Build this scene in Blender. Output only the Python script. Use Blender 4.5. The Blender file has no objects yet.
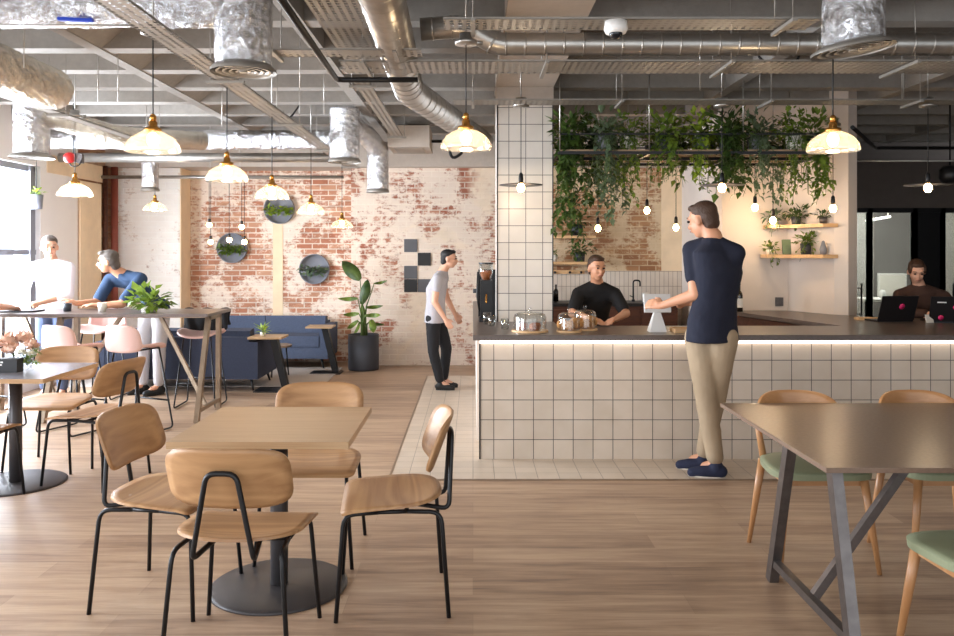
import bpy, bmesh, math, random
from mathutils import Vector, Matrix, Euler
R = math.radians
PI = math.pi
random.seed(11)
S = bpy.context.scene
COL = S.collection

# ------------------------------------------------------------------ camera
cam_data = bpy.data.cameras.new('camera')
cam_data.sensor_width = 36.0
cam_data.lens = 36.0 * 805.0 / 954.0
cam_data.shift_x = 0.0042
cam_data.shift_y = -0.0697
cam_data.clip_end = 200
cam = bpy.data.objects.new('camera', cam_data)
COL.objects.link(cam)
cam.location = (0, 0, 1.54)
cam.rotation_euler = (R(90), 0, 0)
S.camera = cam

# ------------------------------------------------------------------ world, daylight, exposure
S.view_settings.view_transform = 'Standard'
S.view_settings.look = 'None'
S.view_settings.gamma = 1
S.view_settings.exposure = 0.17
world = bpy.data.worlds.new('sky')
S.world = world
world.use_nodes = True
wn = world.node_tree.nodes
wn['Background'].inputs[0].default_value = (0.86, 0.93, 1.0, 1)
wn['Background'].inputs[1].default_value = 1.8

def area_light(name, loc, rot, sx, sy, power, col):
    d = bpy.data.lights.new(name, 'AREA')
    d.shape = 'RECTANGLE'; d.size = sx; d.size_y = sy; d.energy = power; d.color = col
    o = bpy.data.objects.new(name, d); COL.objects.link(o)
    o.location = loc; o.rotation_euler = rot
    return o
# daylight entering by the street windows on the left, plus an added fill light for unseen windows behind the camera
area_light('window_daylight', (-5.35, 7.6, 1.6), (0, R(-90), 0), 2.2, 3.0, 950, (0.90, 0.95, 1.0))
area_light('window_daylight', (-5.35, 2.6, 1.6), (0, R(-90), 0), 2.2, 3.4, 420, (0.95, 0.97, 1.0))
area_light('front_fill_light', (-1.5, -1.9, 1.9), (R(90), 0, 0), 6.5, 2.4, 40, (1.0, 0.95, 0.9))

# ------------------------------------------------------------------ helpers
def P(px, py, Y):
    return Vector(((px - 473.0) / 805.0 * Y, Y, 1.54 + (251.5 - py) / 805.0 * Y))

def ortho(d):
    d = Vector(d).normalized()
    u = Vector((0, 0, 1)) if abs(d.z) < 0.95 else Vector((1, 0, 0))
    a = d.cross(u).normalized()
    return a, a.cross(d).normalized()

class MB:
    def __init__(self):
        self.bm = bmesh.new()
    def face(self, vs, smooth=False):
        try:
            f = self.bm.faces.new(vs); f.smooth = smooth; return f
        except ValueError:
            return None
    def box(self, a, b, rot=None, piv=None):
        x0, y0, z0 = a; x1, y1, z1 = b
        x0, x1 = min(x0, x1), max(x0, x1); y0, y1 = min(y0, y1), max(y0, y1); z0, z1 = min(z0, z1), max(z0, z1)
        ps = [Vector(p) for p in ((x0,y0,z0),(x1,y0,z0),(x1,y1,z0),(x0,y1,z0),(x0,y0,z1),(x1,y0,z1),(x1,y1,z1),(x0,y1,z1))]
        if rot is not None:
            c = Vector(piv) if piv is not None else sum(ps, Vector()) / 8
            m = Euler(rot).to_matrix()
            ps = [c + m @ (p - c) for p in ps]
        v = [self.bm.verts.new(p) for p in ps]
        for q in ((0,3,2,1),(4,5,6,7),(0,1,5,4),(1,2,6,5),(2,3,7,6),(3,0,4,7)):
            self.face([v[i] for i in q])
        return self
    def cb(self, c, s, rot=None):
        return self.box([c[i]-s[i]/2 for i in range(3)], [c[i]+s[i]/2 for i in range(3)], rot)
    def bar(self, p0, p1, w, h, up=(0, 0, 1)):
        p0 = Vector(p0); p1 = Vector(p1); d = (p1 - p0).normalized(); up = Vector(up)
        if abs(d.dot(up)) > .98: up = Vector((0, 1, 0))
        a = d.cross(up).normalized(); b = a.cross(d).normalized()
        v = []
        for p in (p0, p1):
            for sa, sb in ((-1,-1),(1,-1),(1,1),(-1,1)):
                v.append(self.bm.verts.new(p + a*sa*w/2 + b*sb*h/2))
        for q in ((0,1,2,3),(7,6,5,4),(0,4,5,1),(1,5,6,2),(2,6,7,3),(3,7,4,0)):
            self.face([v[i] for i in q])
        return self
    def tube(self, pts, r, seg=8, caps=True, closed=False):
        pts = [Vector(p) for p in pts]; n = len(pts)
        rs = r if isinstance(r, (list, tuple)) else [r]*n
        rings = []; a = None
        for i, p in enumerate(pts):
            if closed: t = (pts[(i+1) % n] - pts[i-1])
            elif i == 0: t = pts[1] - p
            elif i == n-1: t = p - pts[i-1]
            else: t = (pts[i+1] - p).normalized() + (p - pts[i-1]).normalized()
            if t.length < 1e-9: t = Vector((0,0,1))
            t.normalize()
            if a is None: a, _ = ortho(t)
            else:
                a = a - t*a.dot(t)
                if a.length < 1e-6: a, _ = ortho(t)
                a.normalize()
            b = t.cross(a)
            rings.append([self.bm.verts.new(p + (a*math.cos(2*PI*k/seg) + b*math.sin(2*PI*k/seg))*rs[i]) for k in range(seg)])
        m = n if closed else n-1
        for i in range(m):
            A = rings[i]; B = rings[(i+1) % n]
            for k in range(seg):
                self.face([A[k], A[(k+1) % seg], B[(k+1) % seg], B[k]], True)
        if caps and not closed:
            self.face(rings[0][::-1]); self.face(rings[-1])
        return self
    def lathe(self, prof, seg=24, c=(0, 0, 0), rib=0.0, axis=None, smooth=True):
        c = Vector(c); q = Matrix.Identity(3)
        if axis is not None: q = Vector((0,0,1)).rotation_difference(Vector(axis)).to_matrix()
        rings = []
        for r, z in prof:
            if r < 1e-6: rings.append([self.bm.verts.new(c + q @ Vector((0,0,z)))])
            else:
                rings.append([self.bm.verts.new(c + q @ Vector((r*(1+(rib if k % 2 else 0))*math.cos(2*PI*k/seg), r*(1+(rib if k % 2 else 0))*math.sin(2*PI*k/seg), z))) for k in range(seg)])
        for A, B in zip(rings, rings[1:]):
            for k in range(seg):
                j = (k+1) % seg
                if len(A) == 1 and len(B) == 1: continue
                if len(A) == 1: self.face([A[0], B[k], B[j]], smooth)
                elif len(B) == 1: self.face([A[k], A[j], B[0]], smooth)
                else: self.face([A[k], A[j], B[j], B[k]], smooth)
        return self
    def disc(self, c, r, h, seg=32, r2=None):
        r2 = r if r2 is None else r2
        return self.lathe([(0,0),(r,0),(r2,h),(0,h)], seg, c, smooth=False)
    def ball(self, c, r, seg=14, rings=8):
        rx, ry, rz = r if isinstance(r, (tuple, list)) else (r, r, r)
        c = Vector(c)
        prev = [self.bm.verts.new(c + Vector((0,0,-rz)))]
        for i in range(1, rings+1):
            t = PI*i/rings
            if i == rings: cur = [self.bm.verts.new(c + Vector((0,0,rz)))]
            else: cur = [self.bm.verts.new(c + Vector((rx*math.sin(t)*math.cos(2*PI*k/seg), ry*math.sin(t)*math.sin(2*PI*k/seg), -rz*math.cos(t)))) for k in range(seg)]
            for k in range(seg):
                j = (k+1) % seg
                if len(prev) == 1: self.face([prev[0], cur[j], cur[k]], True)
                elif len(cur) == 1: self.face([prev[k], prev[j], cur[0]], True)
                else: self.face([prev[k], prev[j], cur[j], cur[k]], True)
            prev = cur
        return self
    def poly(self, pts, z0, z1):
        lo = [self.bm.verts.new((x, y, z0)) for x, y in pts]; hi = [self.bm.verts.new((x, y, z1)) for x, y in pts]
        self.face(lo[::-1]); self.face(hi); n = len(pts)
        for i in range(n): self.face([lo[i], lo[(i+1) % n], hi[(i+1) % n], hi[i]])
        return self
    def pad(self, fn, a, b, nfun, t, rings=7, seg=48):
        """a rounded sheet with thickness: outline a superellipse, surface given by fn(x, y) -> Vector"""
        e = 1e-3
        def nrm(x, y):
            p = fn(x, y)
            return (fn(x+e, y)-p).cross(fn(x, y+e)-p).normalized()
        def pt(r, k):
            th = 2*PI*k/seg; c, s = math.cos(th), math.sin(th); n = nfun(s)
            return a*r*math.copysign(abs(c)**(2/n), c), b*r*math.copysign(abs(s)**(2/n), s)
        sh = []
        for side in (1, -1):
            L = [[self.bm.verts.new(fn(0, 0) + nrm(0, 0)*side*t/2)]]
            for i in range(1, rings+1):
                r = i/rings
                L.append([self.bm.verts.new(fn(*pt(r, k)) + nrm(*pt(r, k))*side*t/2*(1 if i < rings else .8)) for k in range(seg)])
            for A, B in zip(L, L[1:]):
                for k in range(seg):
                    j = (k+1) % seg
                    f = [A[0], B[k], B[j]] if len(A) == 1 else [A[k], B[k], B[j], A[j]]
                    self.face(f if side == 1 else f[::-1], True)
            sh.append(L[-1])
        for k in range(seg):
            j = (k+1) % seg
            self.face([sh[0][k], sh[1][k], sh[1][j], sh[0][j]])
        return self
    def leaf(self, p, d, up, L, W, fold=.25, droop=.2):
        d = Vector(d).normalized(); up = Vector(up)
        s = d.cross(up)
        if s.length < 1e-4: s = d.cross(Vector((1, .3, .2)))
        s.normalize(); n = s.cross(d).normalized()
        p = Vector(p)
        b = self.bm.verts.new
        p0 = b(p); m = b(p + d*L*.45 - n*fold*W*.3); tip = b(p + d*L - n*droop*L)
        l = b(p + d*L*.4 + s*W/2 + n*fold*W*.4); r = b(p + d*L*.4 - s*W/2 + n*fold*W*.4)
        self.face([p0, l, m], True); self.face([p0, m, r], True); self.face([l, tip, m], True); self.face([m, tip, r], True)
        return self
    def out(self, name, mat, parent=None, world=False, bevel=0, seg=2, kind=None, **props):
        if world and parent is not None:
            bmesh.ops.translate(self.bm, verts=self.bm.verts, vec=-parent.location)
        if bevel:
            es = [e for e in self.bm.edges if len(e.link_faces) == 2 and e.calc_face_angle(0) > .6]
            bmesh.ops.bevel(self.bm, geom=es, offset=bevel, segments=seg, profile=.6, affect='EDGES', clamp_overlap=True)
        bmesh.ops.recalc_face_normals(self.bm, faces=self.bm.faces)
        me = bpy.data.meshes.new(name); self.bm.to_mesh(me); self.bm.free()
        me.materials.append(mat)
        o = bpy.data.objects.new(name, me); COL.objects.link(o)
        if parent is not None: o.parent = parent
        if kind: o['kind'] = kind
        for k, v in props.items(): o[k] = v
        return o

def thing(name, label, cat, loc=(0, 0, 0), rz=0, group=None):
    o = bpy.data.objects.new(name, None); COL.objects.link(o)
    o.empty_display_size = .1
    o.location = loc; o.rotation_euler = (0, 0, rz); o['label'] = label; o['category'] = cat
    if group: o['group'] = group
    return o
def tag(o, label, cat, group=None):
    o['label'] = label; o['category'] = cat
    if group: o['group'] = group
    return o
def struct(mb, name, mat, **k): return mb.out(name, mat, kind='structure', **k)
def dup(root, loc, rz=None, label=None, group=None):
    def cp(o, par):
        c = o.copy(); COL.objects.link(c)
        if par is not None: c.parent = par
        for ch in list(o.children): cp(ch, c)
        return c
    r = cp(root, None); r.location = loc
    if rz is not None: r.rotation_euler = (0, 0, rz)
    if label: r['label'] = label
    if group: r['group'] = group
    return r
def arc(pts, r, n=4):
    """round the corners of a polyline"""
    pts = [Vector(p) for p in pts]; out = [pts[0]]
    for a, b, c in zip(pts, pts[1:], pts[2:]):
        u = (a-b); v = (c-b); k = min(r, u.length*.45, v.length*.45)
        p, q = b+u.normalized()*k, b+v.normalized()*k
        for i in range(n+1):
            t = i/n; out.append(p*(1-t)**2 + b*2*t*(1-t) + q*t*t)
    out.append(pts[-1]); return out

# ------------------------------------------------------------------ materials
def lin(c):
    return tuple((v/255/12.92 if v/255 <= .04045 else ((v/255+.055)/1.055)**2.4) for v in c) + (1,)
class NT:
    def __init__(self, name):
        self.m = bpy.data.materials.new(name); self.m.use_nodes = True
        self.t = self.m.node_tree; self.b = self.t.nodes['Principled BSDF']
    def n(self, typ, **kw):
        o = self.t.nodes.new(typ)
        for k, v in kw.items():
            if k.startswith('i_'):
                key = k[2:].replace('_', ' ')
                key = int(key) if key.isdigit() else key
                o.inputs[key].default_value = v
            else: setattr(o, k, v)
        return o
    def l(self, a, b): self.t.links.new(a, b)
    def co(self, kind='Object'): return self.n('ShaderNodeTexCoord').outputs[kind]
    def noise(self, vec, scale, detail=4, rough=.55, dist=0):
        o = self.n('ShaderNodeTexNoise', i_Scale=scale, i_Detail=detail, i_Roughness=rough, i_Distortion=dist)
        self.l(vec, o.inputs['Vector']); return o.outputs['Fac']
    def mapping(self, vec, scale=(1,1,1), loc=(0,0,0), rot=(0,0,0)):
        o = self.n('ShaderNodeMapping'); o.inputs['Scale'].default_value = scale; o.inputs['Location'].default_value = loc; o.inputs['Rotation'].default_value = rot
        self.l(vec, o.inputs['Vector']); return o.outputs[0]
    def ramp(self, fac, stops):
        o = self.n('ShaderNodeValToRGB'); e = o.color_ramp.elements
        while len(e) < len(stops): e.new(.5)
        for x, (p, c) in zip(e, stops):
            x.position = p; x.color = c if len(c) == 4 else (*c, 1)
        self.l(fac, o.inputs[0]); return o.outputs[0]
    def mix(self, fac, a, b, mode='MIX'):
        o = self.n('ShaderNodeMix', data_type='RGBA', blend_type=mode)
        for s, v in ((0, fac), (6, a), (7, b)):
            if hasattr(v, 'links'): self.l(v, o.inputs[s])
            else: o.inputs[s].default_value = v
        return o.outputs[2]
    def math(self, op, a, b=0.0, c=None):
        o = self.n('ShaderNodeMath', operation=op)
        for s, v in enumerate((a, b) if c is None else (a, b, c)):
            if hasattr(v, 'links'): self.l(v, o.inputs[s])
            else: o.inputs[s].default_value = v
        return o.outputs[0]
    def bump(self, h, strength, dist=.01):
        o = self.n('ShaderNodeBump', i_Strength=strength, i_Distance=dist)
        self.l(h, o.inputs['Height']); self.l(o.outputs[0], self.b.inputs['Normal'])
    def set(self, **k):
        for a, v in k.items():
            s = self.b.inputs[a.replace('_', ' ')]
            if hasattr(v, 'links'): self.l(v, s)
            else: s.default_value = v
        return self
    def wall(self, vec):
        """(u, v) in the plane of the face: x,z on faces towards the room, y,z on side faces, x,y on flat ones"""
        g = self.n('ShaderNodeNewGeometry').outputs['Normal']
        s = self.n('ShaderNodeSeparateXYZ'); self.l(g, s.inputs[0])
        p = self.n('ShaderNodeSeparateXYZ'); self.l(vec, p.inputs[0])
        fx = self.math('GREATER_THAN', self.math('ABSOLUTE', s.outputs[0]), .7)
        fz = self.math('GREATER_THAN', self.math('ABSOLUTE', s.outputs[2]), .7)
        def mixf(f, a, b):
            return self.math('ADD', self.math('MULTIPLY', a, self.math('SUBTRACT', 1.0, f)), self.math('MULTIPLY', b, f))
        u = mixf(fx, p.outputs[0], p.outputs[1]); v = mixf(fz, p.outputs[2], p.outputs[1])
        c = self.n('ShaderNodeCombineXYZ'); self.l(u, c.inputs[0]); self.l(v, c.inputs[1]); return c.outputs[0]

def simple(name, rgb, rough=.5, metal=0, var=0, vs=8, bump=0, bs=60, coat=0, spec=None):
    t = NT(name); c = lin(rgb)
    if var:
        f = t.noise(t.co(), vs, 4)
        d = tuple(v*(1-var) for v in c[:3])+(1,); h = tuple(min(1, v*(1+var)) for v in c[:3])+(1,)
        t.set(Base_Color=t.ramp(f, [(.3, d), (.7, h)]))
    else: t.set(Base_Color=c)
    t.set(Roughness=rough, Metallic=metal)
    if coat: t.set(Coat_Weight=coat)
    if spec is not None: t.b.inputs['Specular IOR Level'].default_value = spec
    if bump: t.bump(t.noise(t.co(), bs, 3), bump)
    return t.m
def emit(name, rgb, strength):
    t = NT(name); t.set(Base_Color=lin(rgb), Emission_Color=lin(rgb), Emission_Strength=strength); return t.m

def wood(name, c1, c2, rough=.4, scale=(3, 40, 40), coat=0, rings=True):
    t = NT(name); v = t.mapping(t.co(), scale)
    f = t.noise(v, 1.0, 5, .6, .6)
    g = t.noise(t.mapping(t.co(), tuple(s*.22 for s in scale)), 1.0, 2, .4, .35)
    w = t.math('MULTIPLY', t.math('ADD', t.math('SINE', t.math('MULTIPLY', g, 60.0)), 1.0), .5)
    f2 = t.math('ADD', t.math('MULTIPLY', f, .75), t.math('MULTIPLY', w, .25 if rings else 0))
    t.set(Base_Color=t.ramp(f2, [(.25, lin(c1)), (.75, lin(c2))]), Roughness=rough)
    if coat: t.set(Coat_Weight=coat, Coat_Roughness=.15)
    t.bump(f, .08, .002); return t.m

def tile_mat(name, size, tile, grout, mort=.0025, rough=.25, off=(0, 0), world_plane=True, w=None):
    t = NT(name); v = t.mapping(t.wall(t.co()), loc=(off[0], off[1], 0))
    b = t.n('ShaderNodeTexBrick', offset=0.0, squash=1.0)
    t.l(v, b.inputs['Vector'])
    b.inputs['Scale'].default_value = 1; b.inputs['Mortar Size'].default_value = mort; b.inputs['Mortar Smooth'].default_value = .1
    b.inputs['Brick Width'].default_value = w or size; b.inputs['Row Height'].default_value = size; b.inputs['Bias'].default_value = 0
    c = lin(tile)
    b.inputs['Color1'].default_value = tuple(x*.94 for x in c[:3])+(1,); b.inputs['Color2'].default_value = tuple(min(1, x*1.04) for x in c[:3])+(1,)
    b.inputs['Mortar'].default_value = lin(grout)
    n = t.noise(v, 5, 3)
    t.set(Base_Color=t.mix(.08, b.outputs['Color'], t.ramp(n, [(.3, (.3,.26,.2,1)), (.7, (1,1,1,1))])), Roughness=rough)
    inv = t.math('SUBTRACT', 1.0, b.outputs['Fac'])
    t.bump(inv, .35, .003); return t.m

def brick_mat(name, red1, red2, mortar, wash, amount, wscale=1.6, plaster=None, plast_amt=0.5):
    t = NT(name); raw = t.wall(t.co())
    jit = t.noise(raw, 9, 2)
    v = t.mapping(raw)
    b = t.n('ShaderNodeTexBrick', offset=.5); t.l(v, b.inputs['Vector'])
    b.inputs['Scale'].default_value = 1; b.inputs['Mortar Size'].default_value = .009; b.inputs['Mortar Smooth'].default_value = .35
    b.inputs['Brick Width'].default_value = .225; b.inputs['Row Height'].default_value = .075; b.inputs['Bias'].default_value = 0
    b.inputs['Color1'].default_value = lin(red1); b.inputs['Color2'].default_value = lin(red2); b.inputs['Mortar'].default_value = lin(mortar)
    fine = t.noise(raw, 45, 4, .7)
    per = t.n('ShaderNodeTexVoronoi', i_Scale=1.0); t.l(t.mapping(raw, (4.6, 13.3, 1)), per.inputs['Vector'])
    colr = t.mix(t.math('MULTIPLY', per.outputs['Color'], .5), b.outputs['Color'], lin((118, 72, 54)))
    big = t.noise(raw, wscale, 5, .62, .4)
    mid = t.noise(t.mapping(raw, (1, 1.9, 1)), 11, 5, .7)
    m = t.math('ADD', t.math('MULTIPLY', big, .62), t.math('ADD', t.math('MULTIPLY', mid, .33), t.math('MULTIPLY', fine, .12)))
    lo = .54 - amount*.22
    mask = t.ramp(m, [(lo, (0,0,0,1)), (lo+.06, (1,1,1,1))])
    washc = t.ramp(t.noise(raw, 3, 4), [(.3, lin(wash)), (.75, tuple(min(1, x*1.12) for x in lin(wash)[:3])+(1,))])
    c = t.mix(t.math('MULTIPLY', mask, .86), colr, washc)
    if plaster:
        pb = t.noise(t.mapping(raw, loc=(3.1, 5.2, 0)), .8, 5, .6, .5)
        pm = t.ramp(pb, [(.5-plast_amt*.15, (0,0,0,1)), (.56-plast_amt*.15, (1,1,1,1))])
        c = t.mix(t.math('MULTIPLY', pm, .9), c, t.ramp(t.noise(raw, 4, 5), [(.3, lin(plaster)), (.7, tuple(min(1, x*1.2) for x in lin(plaster)[:3])+(1,))]))
    t.set(Base_Color=c, Roughness=.9)
    hgt = t.math('ADD', t.math('MULTIPLY', t.math('SUBTRACT', 1.0, b.outputs['Fac']), .8), t.math('MULTIPLY', fine, .6))
    t.bump(hgt, .5, .008); return t.m

def foil_mat(name, rgb, rough=.28, crinkle=.6, sc=22):
    t = NT(name); v = t.co()
    a = t.noise(t.mapping(v, (1, 1, 1.0)), sc, 5, .7, .7); w = t.n('ShaderNodeTexVoronoi', i_Scale=sc*.8, feature='F1'); t.l(v, w.inputs['Vector'])
    t.set(Base_Color=t.ramp(t.noise(v, 6, 3), [(.3, tuple(x*.8 for x in lin(rgb)[:3])+(1,)), (.7, lin(rgb))]), Metallic=.92, Roughness=rough)
    t.bump(t.math('ADD', a, t.math('MULTIPLY', w.outputs['Distance'], .5)), crinkle, .03); return t.m

def perforated(name, rgb, pitch=.028, hole=.3, sx=1.0):
    t = NT(name); v = t.n('ShaderNodeVectorMath', operation='FRACTION')
    mp = t.mapping(t.co(), (1/pitch*sx, 1/pitch, 0)); t.l(mp, v.inputs[0])
    d = t.n('ShaderNodeVectorMath', operation='DISTANCE'); t.l(v.outputs[0], d.inputs[0]); d.inputs[1].default_value = (.5, .5, 0)
    f = t.math('LESS_THAN', d.outputs['Value'], hole)
    g = t.n('ShaderNodeNewGeometry').outputs['Normal']; s = t.n('ShaderNodeSeparateXYZ'); t.l(g, s.inputs[0])
    f = t.math('MULTIPLY', f, t.math('GREATER_THAN', t.math('ABSOLUTE', s.outputs[2]), .7))
    t.set(Base_Color=lin(rgb), Metallic=.55, Roughness=.45, Alpha=t.math('SUBTRACT', 1.0, f)); return t.m

def leaf_mat(name, c1, c2, tr=.25):
    t = NT(name); f = t.noise(t.co(), 9, 2)
    t.set(Base_Color=t.ramp(f, [(.35, lin(c1)), (.65, lin(c2))]), Roughness=.45)
    tl = t.n('ShaderNodeBsdfTranslucent'); tl.inputs[0].default_value = lin(c2)
    mx = t.n('ShaderNodeMixShader', i_0=tr); t.l(t.b.outputs[0], mx.inputs[1]); t.l(tl.outputs[0], mx.inputs[2])
    t.l(mx.outputs[0], t.t.nodes['Material Output'].inputs[0]); return t.m

def glass_mat(name, rgb=(255,255,255), refl=.12, translucent=0, tcol=(255,240,215), rough=.05):
    """thin clear glass: see-through with a fresnel reflection"""
    t = NT(name); tr = t.n('ShaderNodeBsdfTransparent'); tr.inputs[0].default_value = lin(rgb)
    gl = t.n('ShaderNodeBsdfGlossy', i_Roughness=rough)
    lw = t.n('ShaderNodeLayerWeight', i_Blend=.35)
    f = t.math('ADD', t.math('MULTIPLY', lw.outputs['Facing'], .45), refl)
    mx = t.n('ShaderNodeMixShader'); t.l(f, mx.inputs[0]); t.l(tr.outputs[0], mx.inputs[1]); t.l(gl.outputs[0], mx.inputs[2])
    res = mx.outputs[0]
    if translucent:
        tl = t.n('ShaderNodeBsdfTranslucent'); tl.inputs[0].default_value = lin(tcol)
        df = t.n('ShaderNodeBsdfDiffuse'); df.inputs[0].default_value = lin(tcol)
        m0 = t.n('ShaderNodeMixShader', i_0=.35); t.l(tl.outputs[0], m0.inputs[1]); t.l(df.outputs[0], m0.inputs[2])
        m2 = t.n('ShaderNodeMixShader', i_0=translucent); t.l(res, m2.inputs[1]); t.l(m0.outputs[0], m2.inputs[2]); res = m2.outputs[0]
    t.l(res, t.t.nodes['Material Output'].inputs[0]); return t.m

def floor_wood():
    t = NT('oak_plank_floor'); v = t.co()
    b = t.n('ShaderNodeTexBrick', offset=.37, offset_frequency=2); t.l(v, b.inputs['Vector'])
    b.inputs['Scale'].default_value = 1; b.inputs['Mortar Size'].default_value = .0012; b.inputs['Mortar Smooth'].default_value = .3
    b.inputs['Brick Width'].default_value = 1.5; b.inputs['Row Height'].default_value = .19; b.inputs['Bias'].default_value = 0
    b.inputs['Color1'].default_value = (.0, .0, .0, 1); b.inputs['Color2'].default_value = (1, 1, 1, 1); b.inputs['Mortar'].default_value = (.5, .5, .5, 1)
    g1 = t.noise(t.mapping(v, (1.0, 12, 1)), 1.6, 6, .62, .5)
    g2 = t.noise(t.mapping(v, (3, 60, 1)), 2.2, 5, .6, .3)
    cloud = t.noise(v, .9, 3)
    f = t.math('ADD', t.math('MULTIPLY', b.outputs['Color'], .16), t.math('ADD', t.math('MULTIPLY', t.math('SUBTRACT', t.math('MULTIPLY', g1, 1.25), .125), .55), t.math('ADD', t.math('MULTIPLY', g2, .2), t.math('MULTIPLY', cloud, .15))))
    c = t.ramp(f, [(.3, lin((116, 90, 74))), (.5, lin((166, 137, 112))), (.70, lin((194, 167, 140)))])
    c = t.mix(t.math('MULTIPLY', b.outputs['Fac'], .35), c, lin((90, 66, 54)))
    t.set(Base_Color=c, Roughness=t.math('ADD', t.math('MULTIPLY', g1, .2), .3))
    t.bump(t.math('SUBTRACT', t.math('MULTIPLY', g2, .3), b.outputs['Fac']), .15, .002); return t.m

def concrete(name, rgb, var=.25):
    t = NT(name); v = t.co(); c = lin(rgb)
    f = t.math('ADD', t.math('MULTIPLY', t.noise(v, 1.3, 6, .6), .6), t.math('MULTIPLY', t.noise(v, 14, 5, .7), .4))
    t.set(Base_Color=t.ramp(f, [(.3, tuple(x*(1-var) for x in c[:3])+(1,)), (.7, tuple(min(1, x*(1+var)) for x in c[:3])+(1,))]), Roughness=.9)
    t.bump(t.noise(v, 30, 5), .25, .006); return t.m

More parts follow.
